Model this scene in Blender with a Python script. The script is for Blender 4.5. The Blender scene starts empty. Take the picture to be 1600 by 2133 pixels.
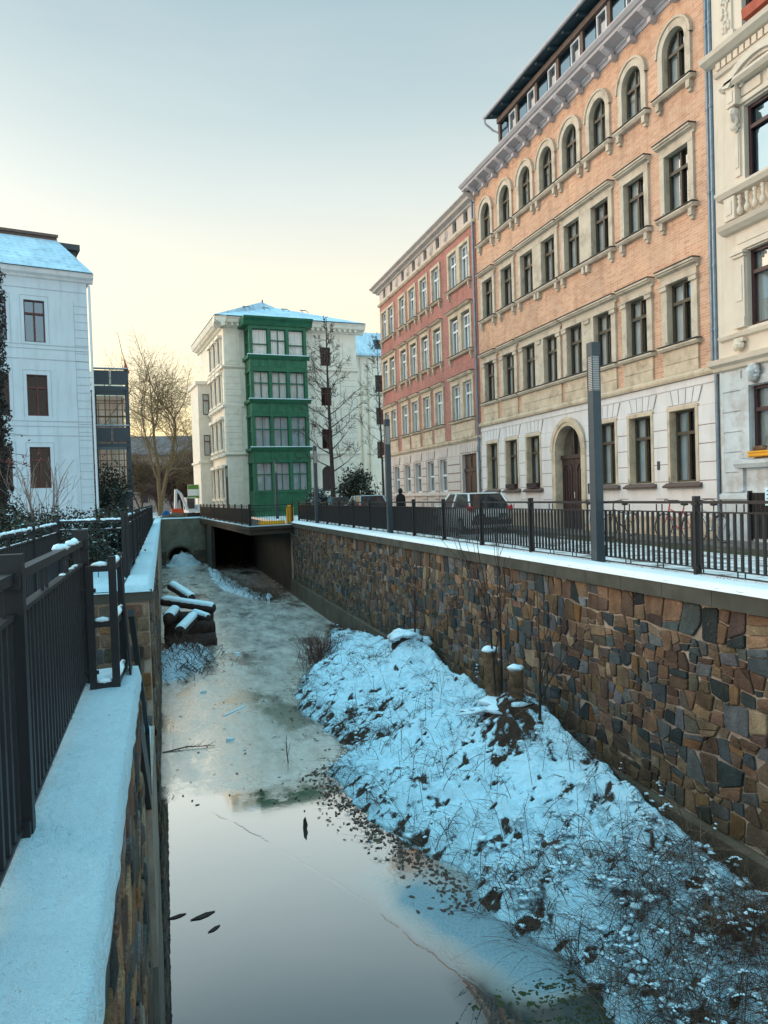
import bpy, math, random
import numpy as np
from mathutils import Vector, Matrix, noise as mnoise
R = math.radians
random.seed(7)
S = bpy.context.scene
COL = S.collection
# ------------------------------------------------------------------ camera
cam_d = bpy.data.cameras.new('camera'); cam = bpy.data.objects.new('camera', cam_d); COL.objects.link(cam)
rt = Vector((0.95797772, -0.28505485, -0.03197537)); dn = Vector((-0.03712415, -0.01267598, -0.99923026)); fw = Vector((0.28443012, 0.95842738, -0.02272572))
cam.matrix_world = Matrix(((rt.x, -dn.x, -fw.x, 0), (rt.y, -dn.y, -fw.y, 0), (rt.z, -dn.z, -fw.z, 1.48), (0, 0, 0, 1)))
cam_d.sensor_fit = 'VERTICAL'; cam_d.sensor_height = 36; cam_d.sensor_width = 27; cam_d.lens = 1550 / 2133 * 36
cam_d.clip_start = 0.05; cam_d.clip_end = 3000
S.camera = cam
# ------------------------------------------------------------------ sky, sun, exposure
SUN_AZ = R(-30); SUN_EL = R(7)            # azimuth from +Y (down the canal), negative = to the left
W = bpy.data.worlds.new('World'); S.world = W; W.use_nodes = True
nt = W.node_tree; nt.nodes.clear(); N = nt.nodes.new; L = nt.links.new
tc = N('ShaderNodeTexCoord'); sx = N('ShaderNodeSeparateXYZ'); L(tc.outputs['Generated'], sx.inputs[0])
def ramp(tree, stops, fac=None, interp='LINEAR'):
    r = tree.nodes.new('ShaderNodeValToRGB'); r.color_ramp.interpolation = interp
    e = r.color_ramp.elements
    while len(e) > 1: e.remove(e[-1])
    e[0].position = stops[0][0]; e[0].color = (*stops[0][1], 1)
    for p, c in stops[1:]:
        k = e.new(p); k.color = (*c, 1)
    if fac is not None: tree.links.new(fac, r.inputs[0])
    return r
def vdot(vec):
    d = N('ShaderNodeVectorMath'); d.operation = 'DOT_PRODUCT'; L(tc.outputs['Generated'], d.inputs[0]); d.inputs[1].default_value = vec
    return d.outputs['Value']
def mth(tree, op, a, b=None, clamp=False):
    m = tree.nodes.new('ShaderNodeMath'); m.operation = op; m.use_clamp = clamp
    for i, q in enumerate((a, b)):
        if q is None: continue
        if isinstance(q, (int, float)): m.inputs[i].default_value = q
        else: tree.links.new(q, m.inputs[i])
    return m.outputs[0]
def mixc(tree, fac, a, b, blend='MIX'):
    m = tree.nodes.new('ShaderNodeMix'); m.data_type = 'RGBA'; m.blend_type = blend
    for i, q in ((0, fac), (6, a), (7, b)):
        if isinstance(q, (int, float)): m.inputs[i].default_value = q
        elif isinstance(q, tuple): m.inputs[i].default_value = (*q, 1) if len(q) == 3 else q
        else: tree.links.new(q, m.inputs[i])
    return m.outputs[2]
grad = ramp(nt, [(0, (.30, .30, .30)), (.012, (1.05, .68, .26)), (.07, (1.0, .77, .38)), (.16, (.97, .82, .53)), (.27, (.88, .81, .62)),
                 (.37, (.66, .71, .66)), (.47, (.46, .57, .58)), (.58, (.32, .45, .50)), (.72, (.58, 1.34, 1.66)), (1, (.60, 1.46, 1.85))], sx.outputs[2])
back = ramp(nt, [(0, (.25, .25, .27)), (.02, (1.2, 1.12, 1.02)), (.3, (1.0, 1.02, 1.0)), (.6, (.58, 1.04, 1.25)), (.8, (.60, 1.40, 1.75)), (1, (.60, 1.46, 1.85))], sx.outputs[2])
bf = mth(nt, 'MULTIPLY_ADD', vdot((0, -1, 0)), .9); nt.nodes[-1].inputs[2].default_value = .35; nt.nodes[-1].use_clamp = True
sky = mixc(nt, bf, grad.outputs[0], back.outputs[0])
# warm afterglow to the left of the canal, just out of the picture
g = (math.sin(R(-62)) * math.cos(R(14)), math.cos(R(-62)) * math.cos(R(14)), math.sin(R(14)))
gl = mth(nt, 'POWER', mth(nt, 'MAXIMUM', vdot(g), 0.0), 11.0)
glc = mixc(nt, gl, (0, 0, 0), (4.5, 3.55, 2.8))
sky = mixc(nt, 1.0, sky, glc, 'ADD')
# thin high cloud
cn = N('ShaderNodeTexNoise'); mp = N('ShaderNodeMapping'); mp.inputs['Scale'].default_value = (1.2, 1.2, 6); mp.inputs['Rotation'].default_value = (0, R(12), 0)
L(tc.outputs['Generated'], mp.inputs[0]); L(mp.outputs[0], cn.inputs[0]); cn.inputs['Scale'].default_value = 2.2; cn.inputs['Detail'].default_value = 5
cf = mth(nt, 'MULTIPLY', mth(nt, 'SUBTRACT', cn.outputs[0], .45, True), .55)
sky = mixc(nt, mth(nt, 'MULTIPLY', cf, .6), sky, (1.0, .90, .76))
nish = N('ShaderNodeTexSky'); nish.sky_type = 'NISHITA'; nish.sun_disc = False; nish.sun_elevation = SUN_EL; nish.sun_rotation = SUN_AZ
bg1 = N('ShaderNodeBackground'); L(nish.outputs[0], bg1.inputs[0]); bg1.inputs[1].default_value = .05
bg2 = N('ShaderNodeBackground'); L(sky, bg2.inputs[0]); bg2.inputs[1].default_value = 1.0
ad = N('ShaderNodeAddShader'); wo = N('ShaderNodeOutputWorld'); L(bg1.outputs[0], ad.inputs[0]); L(bg2.outputs[0], ad.inputs[1]); L(ad.outputs[0], wo.inputs[0])
sd = bpy.data.lights.new('sun', 'SUN'); sd.energy = .5; sd.angle = R(16); sd.color = (1, .82, .62)
so = bpy.data.objects.new('sun', sd); COL.objects.link(so)
so.rotation_euler = Vector((math.sin(R(-58)) * math.cos(R(16)), math.cos(R(-58)) * math.cos(R(16)), math.sin(R(16)))).to_track_quat('Z', 'Y').to_euler()
S.view_settings.view_transform = 'Standard'; S.view_settings.look = 'None'; S.view_settings.exposure = .06; S.view_settings.gamma = 1
S.render.engine = 'CYCLES'
S.cycles.max_bounces = 8; S.cycles.transparent_max_bounces = 12; S.cycles.caustics_reflective = False; S.cycles.caustics_refractive = False

# ------------------------------------------------------------------ helpers
class MB:
    def __init__(s): s.v = []; s.f = []; s.m = []; s.c = None
    def face(s, pts, m=0):
        b = len(s.v); s.v.extend(tuple(p) for p in pts); s.f.append(tuple(range(b, b + len(pts)))); s.m.append(m); return s
    def box(s, x0, x1, y0, y1, z0, z1, m=0):
        b = len(s.v)
        s.v.extend([(x0, y0, z0), (x1, y0, z0), (x1, y1, z0), (x0, y1, z0), (x0, y0, z1), (x1, y0, z1), (x1, y1, z1), (x0, y1, z1)])
        s.f.extend([(b, b+3, b+2, b+1), (b+4, b+5, b+6, b+7), (b, b+1, b+5, b+4), (b+1, b+2, b+6, b+5), (b+2, b+3, b+7, b+6), (b+3, b, b+4, b+7)])
        s.m.extend([m] * 6); return s
    def prism(s, prof, a0, a1, axis='x', m=0):
        n = len(prof); b = len(s.v)
        for a in (a0, a1):
            for (p, q) in prof:
                s.v.append((a, p, q) if axis == 'x' else (p, a, q) if axis == 'y' else (p, q, a))
        for i in range(n):
            j = (i + 1) % n; s.f.append((b+i, b+j, b+n+j, b+n+i)); s.m.append(m)
        s.f.append(tuple(b+i for i in range(n-1, -1, -1))); s.f.append(tuple(b+n+i for i in range(n))); s.m.extend([m, m]); return s
    def tube(s, pts, rad, n=6, m=0, cap=True):
        if isinstance(rad, (int, float)): rad = [rad] * len(pts)
        P = [Vector(p) for p in pts]; b0 = len(s.v); up = None
        for i, p in enumerate(P):
            d = (P[min(i+1, len(P)-1)] - P[max(i-1, 0)])
            d = d.normalized() if d.length > 1e-9 else Vector((0, 0, 1))
            if up is None: up = d.orthogonal().normalized()
            else:
                up = up - d * up.dot(d); up = up.normalized() if up.length > 1e-6 else d.orthogonal().normalized()
            w = d.cross(up)
            for k in range(n):
                a = 2 * math.pi * k / n; s.v.append(tuple(p + (up * math.cos(a) + w * math.sin(a)) * rad[i]))
        for i in range(len(P)-1):
            for k in range(n):
                q = b0 + i*n; s.f.append((q+k, q+(k+1) % n, q+n+(k+1) % n, q+n+k)); s.m.append(m)
        if cap and n > 2:
            s.f.append(tuple(b0+k for k in range(n-1, -1, -1))); e = b0 + (len(P)-1)*n; s.f.append(tuple(e+k for k in range(n))); s.m.extend([m, m])
        return s
    def bar(s, a, b, w, h, m=0):            # rectangular bar from a to b, w sideways, h upwards
        a, b = Vector(a), Vector(b); d = (b - a).normalized(); sd_ = d.cross(Vector((0, 0, 1)))
        sd_ = sd_.normalized() if sd_.length > 1e-5 else Vector((1, 0, 0)); u = sd_.cross(d)
        q = len(s.v)
        for p in (a, b):
            for (i, j) in ((-1, -1), (1, -1), (1, 1), (-1, 1)): s.v.append(tuple(p + sd_ * (i*w/2) + u * (j*h/2)))
        s.f.extend([(q, q+1, q+2, q+3), (q+7, q+6, q+5, q+4)] + [(q+i, q+4+i, q+4+(i+1) % 4, q+(i+1) % 4) for i in range(4)]); s.m.extend([m] * 6); return s
    def lathe(s, prof, cx, cy, n=12, m=0):
        b = len(s.v)
        for (r, z) in prof:
            for k in range(n): a = 2*math.pi*k/n; s.v.append((cx + r*math.cos(a), cy + r*math.sin(a), z))
        for i in range(len(prof)-1):
            for k in range(n): q = b+i*n; s.f.append((q+k, q+(k+1) % n, q+n+(k+1) % n, q+n+k)); s.m.append(m)
        s.f.append(tuple(b+k for k in range(n-1, -1, -1))); e = b+(len(prof)-1)*n; s.f.append(tuple(e+k for k in range(n))); s.m.extend([m, m]); return s
    def blob(s, c, r, m=0, nz=.25, seed=0, seg=10, rings=6):
        b = len(s.v); rx, ry, rz = r if isinstance(r, tuple) else (r, r, r)
        for i in range(rings+1):
            t = math.pi*i/rings
            for k in range(seg):
                a = 2*math.pi*k/seg; d = Vector((math.sin(t)*math.cos(a), math.sin(t)*math.sin(a), math.cos(t)))
                q = 1 + nz * mnoise.noise(d*1.7 + Vector((seed*3.1, seed*1.7, seed)))*1.6
                s.v.append((c[0]+d.x*rx*q, c[1]+d.y*ry*q, c[2]+d.z*rz*q))
        for i in range(rings):
            for k in range(seg): q = b+i*seg; s.f.append((q+k, q+seg+k, q+seg+(k+1) % seg, q+(k+1) % seg)); s.m.append(m)
        return s
    def build(s, name, mats, parent=None, smooth=False, loc=None):
        me = bpy.data.meshes.new(name); me.from_pydata(s.v, [], s.f)
        if not isinstance(mats, (list, tuple)): mats = [mats]
        for k in mats: me.materials.append(k)
        if len(mats) > 1: me.polygons.foreach_set('material_index', s.m)
        if smooth: me.polygons.foreach_set('use_smooth', [True] * len(s.f))
        if s.c is not None:
            at = me.color_attributes.new('tint', 'FLOAT_COLOR', 'POINT'); at.data.foreach_set('color', np.array(s.c, dtype=np.float32).ravel())
        me.update()
        o = bpy.data.objects.new(name, me); COL.objects.link(o)
        if parent is not None: o.parent = parent
        if loc is not None: o.location = loc
        return o
def tag(o, label=None, cat=None, group=None, kind=None):
    for k, val in (('label', label), ('category', cat), ('group', group), ('kind', kind)):
        if val: o[k] = val
    return o
def thing(name, loc, rz, label, cat, group=None):
    o = bpy.data.objects.new(name, None); COL.objects.link(o); o.location = loc; o.rotation_euler = (0, 0, rz); o.empty_display_size = .2
    return tag(o, label, cat, group)
KIDS = {}
def kids(o):
    return [c for c in COL.objects if c.parent == o] if o.name not in KIDS else KIDS[o.name]
def dup(o, parent=None, loc=None, rz=None, label=None):
    c = o.copy(); COL.objects.link(c)
    if parent is not None: c.parent = parent
    if loc is not None: c.location = loc
    if rz is not None: c.rotation_euler = (0, 0, rz)
    if label: c['label'] = label
    ks = kids(o); KIDS[o.name] = ks
    for k in ks: dup(k, c)
    return c
def principled(name):
    m = bpy.data.materials.new(name); m.use_nodes = True; t = m.node_tree; b = t.nodes['Principled BSDF']; return m, t, b
def texco(t, scale=(1, 1, 1)):
    c = t.nodes.new('ShaderNodeTexCoord'); p = t.nodes.new('ShaderNodeMapping'); p.inputs['Scale'].default_value = scale; t.links.new(c.outputs['Object'], p.inputs[0]); return p.outputs[0]
def noi(t, co, scale, detail=5, rough=.55):
    n = t.nodes.new('ShaderNodeTexNoise'); t.links.new(co, n.inputs[0]); n.inputs['Scale'].default_value = scale; n.inputs['Detail'].default_value = detail; n.inputs['Roughness'].default_value = rough; return n.outputs[0]
def bump(t, b, h, dist, strength=1.0):
    n = t.nodes.new('ShaderNodeBump'); n.inputs['Distance'].default_value = dist; n.inputs['Strength'].default_value = strength; t.links.new(h, n.inputs['Height']); t.links.new(n.outputs[0], b.inputs['Normal'])
def mat(name, c, rough=.7, var=.25, sc=3, bmp=.004, bsc=40, metal=0, dirt=None, dirtsc=1.2, spec=.4, stretch=(1, 1, 1), dthr=.5, streak=0):
    m, t, b = principled(name); co = texco(t, stretch)
    a = tuple(x*(1-var) for x in c); d = tuple(min(1, x*(1+var)) for x in c)
    col = ramp(t, [(.3, a), (.7, d)], noi(t, co, sc, 6)).outputs[0]
    if dirt:
        f = ramp(t, [(dthr, (0, 0, 0)), (dthr + .22, (1, 1, 1))], noi(t, co, dirtsc, 7, .65)).outputs[0]; col = mixc(t, mth(t, 'MULTIPLY', f, .75), col, dirt)
    if streak: col = mixc(t, mth(t, 'MULTIPLY', ramp(t, [(.48, (0, 0, 0)), (.74, (1, 1, 1))], noi(t, texco(t, (1.6, 1.6, .16)), 2.2, 6, .65)).outputs[0], streak), col, tuple(x*.45 for x in c))
    t.links.new(col, b.inputs['Base Color']); b.inputs['Roughness'].default_value = rough; b.inputs['Metallic'].default_value = metal; b.inputs['Specular IOR Level'].default_value = spec
    if bmp: bump(t, b, noi(t, co, bsc, 4), bmp)
    return m
def brick(name, c1, c2, mortar, w=.25, h=.077):
    m, t, b = principled(name); c = t.nodes.new('ShaderNodeTexCoord'); s = t.nodes.new('ShaderNodeSeparateXYZ'); t.links.new(c.outputs['Object'], s.inputs[0])
    k = t.nodes.new('ShaderNodeCombineXYZ'); t.links.new(mth(t, 'ADD', s.outputs[0], s.outputs[1]), k.inputs[0]); t.links.new(s.outputs[2], k.inputs[1])
    br = t.nodes.new('ShaderNodeTexBrick'); t.links.new(k.outputs[0], br.inputs[0]); br.inputs['Scale'].default_value = 1
    br.inputs['Brick Width'].default_value = w; br.inputs['Row Height'].default_value = h; br.inputs['Mortar Size'].default_value = .009; br.inputs['Mortar Smooth'].default_value = .3
    br.inputs['Color1'].default_value = (*c1, 1); br.inputs['Color2'].default_value = (*c2, 1); br.inputs['Mortar'].default_value = (*mortar, 1); br.inputs['Bias'].default_value = -.1
    big = ramp(t, [(.3, (.82, .82, .84)), (.7, (1.12, 1.08, 1.05))], noi(t, c.outputs['Object'], .7, 6)).outputs[0]
    pale = ramp(t, [(.60, (0, 0, 0)), (.75, (1, 1, 1))], noi(t, c.outputs['Object'], 5.5, 3)).outputs[0]
    col = mixc(t, 1.0, br.outputs[0], big, 'MULTIPLY'); col = mixc(t, mth(t, 'MULTIPLY', pale, .35), col, tuple(min(1, x*1.5+.05) for x in c1))
    stn = ramp(t, [(.50, (1, 1, 1)), (.78, (.66, .62, .60))], noi(t, texco(t, (1.4, 1.4, .2)), 1.8, 6, .62)).outputs[0]; col = mixc(t, 1.0, col, stn, 'MULTIPLY')
    t.links.new(col, b.inputs['Base Color']); b.inputs['Roughness'].default_value = .85; b.inputs['Specular IOR Level'].default_value = .2
    bump(t, b, mth(t, 'MULTIPLY', br.outputs[1], -1.0), .006); return m
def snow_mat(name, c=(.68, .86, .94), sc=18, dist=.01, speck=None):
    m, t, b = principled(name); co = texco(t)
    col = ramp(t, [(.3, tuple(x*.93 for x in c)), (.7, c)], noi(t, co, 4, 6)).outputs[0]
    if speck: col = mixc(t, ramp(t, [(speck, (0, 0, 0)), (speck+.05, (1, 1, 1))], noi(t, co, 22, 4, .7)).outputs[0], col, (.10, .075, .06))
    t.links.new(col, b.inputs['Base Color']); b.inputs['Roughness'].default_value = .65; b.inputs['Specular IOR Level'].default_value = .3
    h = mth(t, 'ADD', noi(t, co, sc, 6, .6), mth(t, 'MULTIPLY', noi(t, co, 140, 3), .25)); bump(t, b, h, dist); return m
def glass_mat(name, tint=(.75, .85, .9), lo=.12, gc=(.95, .95, .95)):
    m = bpy.data.materials.new(name); m.use_nodes = True; t = m.node_tree; t.nodes.clear(); n = t.nodes.new; l = t.links.new
    lw = n('ShaderNodeLayerWeight'); lw.inputs[0].default_value = .5
    f = ramp(t, [(0, (lo,)*3), (.30, (lo*1.5,)*3), (.42, (max(lo*1.6, .34),)*3), (.65, (.5,)*3), (1, (.95,)*3)], lw.outputs['Facing']).outputs[0]
    co = texco(t); gl = n('ShaderNodeBsdfGlossy'); gl.inputs['Roughness'].default_value = .02; gl.inputs['Color'].default_value = (*gc, 1)
    bp = n('ShaderNodeBump'); bp.inputs['Distance'].default_value = .004; l(noi(t, co, 1.3, 1), bp.inputs['Height']); l(bp.outputs[0], gl.inputs['Normal'])
    tr = n('ShaderNodeBsdfTransparent'); tr.inputs[0].default_value = (*tint, 1); mx = n('ShaderNodeMixShader'); l(f, mx.inputs[0]); l(tr.outputs[0], mx.inputs[1]); l(gl.outputs[0], mx.inputs[2])
    o = n('ShaderNodeOutputMaterial'); l(mx.outputs[0], o.inputs[0]); return m
def fbm(x, y, sc, o=4, s=0.0):
    return mnoise.fractal(Vector((x*sc+s, y*sc-s*.7, s*1.3)), .9, 2.1, o)
M = {}
M['orange_brick'] = brick('orange_brick', (.70, .42, .275), (.56, .285, .175), (.74, .57, .44))
M['red_brick'] = brick('red_brick', (.50, .225, .185), (.41, .17, .145), (.42, .24, .20))
M['sandstone'] = mat('sandstone', (.60, .48, .35), .85, .15, 2.5, .004, 60, dirt=(.27, .20, .13), dirtsc=1.9, dthr=.49)
M['sandstone_grey'] = mat('sandstone_grey', (.58, .49, .385), .85, .14, 2.5, .004, 60, dirt=(.28, .21, .15), dirtsc=2.2, dthr=.50)
M['white_render'] = mat('white_render', (.72, .68, .665), .85, .05, 1.5, .002, 120, dirt=(.60, .54, .50), dirtsc=.9, dthr=.55, streak=.35)
M['joint_pink'] = mat('joint_pink', (.36, .21, .18), .9, .1)
M['pink_render'] = mat('pink_render', (.62, .53, .475), .85, .06, 1.5, .002, 120, dirt=(.50, .40, .34), dirtsc=.9, dthr=.54, streak=.4)
M['cream_render'] = mat('cream_render', (.70, .60, .49), .85, .06, 1.5, .002, 120, dirt=(.58, .47, .37), dirtsc=1.0, dthr=.58, streak=.3)
M['cream_trim'] = mat('cream_trim', (.68, .585, .48), .8, .07, 3, .003, 70)
M['peeling'] = mat('peeling', (.56, .60, .62), .9, .10, 2, .012, 12, dirt=(.34, .26, .21), dirtsc=1.7, dthr=.47)
M['cornice_grey'] = mat('cornice_grey', (.50, .45, .455), .75, .10, 2, .002, 50)
M['olive_frame'] = mat('olive_frame', (.075, .058, .038), .5, .15, 8, .001)
M['brown_frame'] = mat('brown_frame', (.05, .018, .02), .45, .15, 8, .001)
M['white_frame'] = mat('white_frame', (.68, .70, .72), .45, .05, 8, .001)
M['red_frame'] = mat('red_frame', (.10, .025, .022), .45, .15, 8, .001)
M['door_dark'] = mat('door_dark', (.04, .022, .024), .4, .2, 6, .001)
M['glass'] = glass_mat('window_glass')
M['glass_clear'] = glass_mat('window_glass_clear', (.96, .98, .98), .08); M['glass_mirror'] = glass_mat('window_glass_reflecting', (.5, .6, .65), .40, gc=(.32, .47, .58)); M['glass_dark'] = glass_mat('window_glass_dark', (.6, .6, .6), .03)  # mirror glass carries the sky's blue reflection in its gloss tint
M['curtain'] = mat('curtain', (.78, .78, .76), .9, .08, 2, .0)
M['curtain_warm'] = mat('curtain_warm', (.66, .56, .47), .9, .08, 2, .0)
M['sheer'] = mat('sheer_curtain', (.80, .78, .74), .9, .15, .9, 0)
M['room'] = mat('room_interior', (.035, .028, .025), .9, .3, .6, 0)
M['slate_dark'] = mat('roof_dark', (.05, .055, .06), .6, .2, 4, .003)
M['teal_soffit'] = mat('teal_soffit', (.045, .075, .085), .6, .2, 3, .002)
M['timber_brown'] = mat('timber_brown', (.13, .085, .07), .7, .2, 6, .002)
M['zinc'] = mat('zinc_pipe', (.14, .19, .235), .45, .2, 5, .001, metal=.5)
M['anthracite'] = mat('anthracite_steel', (.013, .014, .017), .5, .2, 12, .0006, 90)
M['lamp_grey'] = mat('lamp_post_paint', (.045, .062, .075), .45, .12, 8, .0005, 90)
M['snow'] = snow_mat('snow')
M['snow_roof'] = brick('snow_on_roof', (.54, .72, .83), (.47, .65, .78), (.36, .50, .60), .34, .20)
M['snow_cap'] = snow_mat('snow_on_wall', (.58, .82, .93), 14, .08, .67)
M['coping'] = mat('concrete_coping', (.075, .075, .062), .85, .3, 1.2, .004, 50, dirt=(.040, .044, .028), dirtsc=2.0, dthr=.45)
M['concrete'] = mat('stained_concrete', (.23, .22, .17), .9, .2, 1.3, .006, 30, dirt=(.08, .075, .05), dirtsc=.7, dthr=.42)
M['dark_concrete'] = mat('shade_toned_concrete', (.045, .038, .030), .9, .3, 1.0, .006, 30)  # darkened tone holds the black shade below the deck
M['plinth'] = mat('mossy_concrete', (.11, .085, .06), .85, .3, 1.2, .006, 30, dirt=(.045, .042, .022), dirtsc=1.1, dthr=.45)
M['bark_gold'] = mat('bark_gold', (.17, .115, .06), .9, .3, 6, 0)
M['mortar'] = mat('mortar', (.40, .33, .27), .9, .25, 3, .006, 60, dirt=(.10, .075, .055), dirtsc=.8, dthr=.48)
M['bark'] = mat('bark', (.050, .032, .026), .9, .5, 10, .03, 40, stretch=(1, 1, .25))
M['bark_warm'] = mat('bark_warm', (.15, .09, .05), .9, .55, 9, .03, 40)
M['bark_pale'] = mat('bark_pale', (.22, .17, .15), .9, .3, 10, .006, 40)
M['twig'] = mat('dead_stems', (.085, .045, .032), .9, .5, 9, 0)
M['straw'] = mat('dry_grass', (.20, .125, .075), .9, .45, 6, 0)
M['leaf_dark'] = mat('evergreen_leaf', (.018, .026, .016), .6, .5, 3, 0)
M['leaf_olive'] = mat('olive_leaf', (.045, .045, .020), .7, .5, 3, 0)
M['leaf_red'] = mat('red_leaf', (.16, .04, .03), .7, .4, 5, 0)
M['ivy'] = mat('ivy_leaf', (.030, .022, .018), .6, .5, 3, 0)
M['green_paint'] = mat('green_paint', (.024, .135, .068), .55, .22, 2, .001, 40, dirt=(.018, .085, .048), dirtsc=1.5, dthr=.5, streak=.5)
M['white_house'] = mat('white_house_render', (.60, .645, .68), .85, .04, .8, .002, 90, dirt=(.52, .53, .56), dirtsc=.5, dthr=.54, streak=.3)
M['house_joint'] = mat('house_joint', (.40, .43, .46), .9, .1)
M['villa_render'] = mat('villa_render', (.83, .75, .63), .85, .06, 1.0, .002, 80, dirt=(.55, .49, .41), dirtsc=.8, dthr=.56, streak=.4)
M['villa_trim'] = mat('villa_trim', (.80, .71, .59), .85, .08, 2, .003, 60, dirt=(.44, .37, .30), dirtsc=1.4, dthr=.58)
M['yellow'] = mat('yellow_plastic', (.75, .36, .02), .5, .1)
M['orange_pl'] = mat('orange_plastic', (.75, .08, .02), .5, .1)
M['blue_pl'] = mat('blue_plastic', (.02, .14, .42), .5, .1)
M['black'] = mat('black_rubber', (.015, .014, .014), .6, .2)
M['chrome'] = mat('silver_metal', (.5, .5, .5), .3, .05, metal=.8, bmp=0)
# ------------------------------------------------------------------ facade kit (local: x along the front, -y out of the wall, z up)
def arcpts(xc, r, z, n=12, a0=math.pi, a1=0.0): return [(xc + r*math.cos(a0+(a1-a0)*i/n), z + r*math.sin(a0+(a1-a0)*i/n)) for i in range(n+1)]
def band(mb, x0, x1, z0, z1, ops, rec=.25, m=0, mr=None, y=0.0):
    mr = m if mr is None else mr; cur = x0
    q = lambda a, b, c, d: mb.face([(a, y, c), (b, y, c), (b, y, d), (a, y, d)], m) if b-a > 1e-4 and d-c > 1e-4 else None
    for (xc, w, zb, zt, arch) in sorted(ops):
        a, b = xc-w/2, xc+w/2
        q(cur, a, z0, z1); q(a, b, z0, zb)
        for xx in (a, b): mb.face([(xx, y, zb), (xx, y+rec, zb), (xx, y+rec, zt), (xx, y, zt)], mr)
        mb.face([(a, y, zb), (b, y, zb), (b, y+rec, zb), (a, y+rec, zb)], mr)
        if arch:
            p = arcpts(xc, w/2, zt)
            for i in range(len(p)-1):
                (xa, za), (xb, zb2) = p[i], p[i+1]
                mb.face([(xa, y, za), (xb, y, zb2), (xb, y, z1), (xa, y, z1)], m)
                mb.face([(xa, y, za), (xb, y, zb2), (xb, y+rec, zb2), (xa, y+rec, za)], mr)
        else:
            mb.face([(a, y, zt), (b, y, zt), (b, y+rec, zt), (a, y+rec, zt)], mr); q(a, b, zt, z1)
        cur = b
    q(cur, x1, z0, z1)
def ringarch(mb, xc, z, r0, r1, y0, y1, m=0, n=14):          # a raised half ring of stone
    p, q = arcpts(xc, r0, z, n), arcpts(xc, r1, z, n)
    for i in range(n):
        mb.face([(p[i][0], y0, p[i][1]), (p[i+1][0], y0, p[i+1][1]), (q[i+1][0], y0, q[i+1][1]), (q[i][0], y0, q[i][1])], m)
        mb.face([(q[i][0], y0, q[i][1]), (q[i+1][0], y0, q[i+1][1]), (q[i+1][0], y1, q[i+1][1]), (q[i][0], y1, q[i][1])], m)
        mb.face([(p[i][0], y0, p[i][1]), (p[i+1][0], y0, p[i+1][1]), (p[i+1][0], y1, p[i+1][1]), (p[i][0], y1, p[i][1])], m)
def poly_xz(mb, pts, y0, y1, m=0): mb.prism(pts, y0, y1, 'y', m)
def window(parent, w, h, fm, rec, arch=False, mull=1, trans=.68, glass='glass', curt='curtain', blind=0.0, cw=.36, t=.055, name='window'):
    """a window whose sill centre is its origin; h is to the head, or to the springing when arched"""
    f = MB(); y0, y1 = rec-.07, rec-.005
    a, b = -w/2, w/2
    f.box(a, a+t, y0, y1, 0, h); f.box(b-t, b, y0, y1, 0, h); f.box(a+t, b-t, y0, y1, 0, t)
    if arch: ringarch(f, 0, h, w/2-t, w/2, y0, y1)
    else: f.box(a+t, b-t, y0, y1, h-t, h)
    top = h + (w/2 if arch else 0); zt = h*trans if not arch else h*.92
    if trans: f.box(a+t, b-t, y0-.02, y1, zt-.04, zt+.05)
    for k in range(mull):
        x = a + w*(k+1)/(mull+1); f.box(x-.04, x+.04, y0-.012, y1, t, zt-.04 if trans else h-t)
        f.box(x-.025, x+.025, y0-.003, y1, zt+.05 if trans else t, (h-t) if not arch else top-t)
    o = f.build(name, fm, parent)
    g = MB()
    if arch: g.face([(a+.02, rec+.005, .02), (b-.02, rec+.005, .02)] + [(x, rec+.005, z) for x, z in arcpts(0, w/2-.02, h, 14, 0, math.pi)])
    else: g.face([(a+.02, rec+.005, .02), (b-.02, rec+.005, .02), (b-.02, rec+.005, h-.02), (a+.02, rec+.005, h-.02)])
    g.build('pane', M[glass], o)
    if curt:
        c = MB(); zt2 = top if arch else h
        for (xa, xb) in ((a-.02, a+w*cw), (b-w*cw, b+.02)):
            n = 14
            for i in range(n):
                u0, u1 = xa+(xb-xa)*i/n, xa+(xb-xa)*(i+1)/n
                v0, v1 = rec+.075+.03*math.sin(i*1.9), rec+.075+.03*math.sin((i+1)*1.9)
                c.face([(u0, v0, .03), (u1, v1, .03), (u1, v1, zt2), (u0, v0, zt2)])
        if blind: c.box(a, b, rec+.025, rec+.032, h*(1-blind), h)
        c.build('curtain', M[curt], o, smooth=True)
    return o
VR = random.Random(77)
def windows(parent, pos, w, h, fm, rec, *ar, **kw):
    """the same window at every place, in three variants of curtain"""
    P = []
    for i, p in enumerate(pos):
        if i < 3: o = window(parent, w, h, fm, rec, *ar, **dict(kw, cw=(.24, .40, .5)[i], blind=(0, .0, .3)[i])); o.location = p; P.append(o)
        else: dup(VR.choice((P[0], P[1], P[1], P[2])) if len(P) > 2 else P[0], parent, p)
def sill(mb, x0, x1, z, d=.16, t=.10, m=0, brk=True, mt=None):
    mb.prism([(0.01, z-t), (-d*.7, z-t), (-d, z-t*.45), (-d, z-.01), (0.01, z+.015)], x0, x1, 'x', m)
    if mt is not None: mb.box(x0-.015, x1+.015, -d-.015, .0, z+.016, z+.034, mt)
    if brk:
        for xx in (x0+.17, x1-.17):
            mb.box(xx-.07, xx+.07, -d*.72, 0, z-t-.20, z-t, m); mb.box(xx-.055, xx+.055, -d*.45, 0, z-t-.30, z-t-.20, m)
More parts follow.
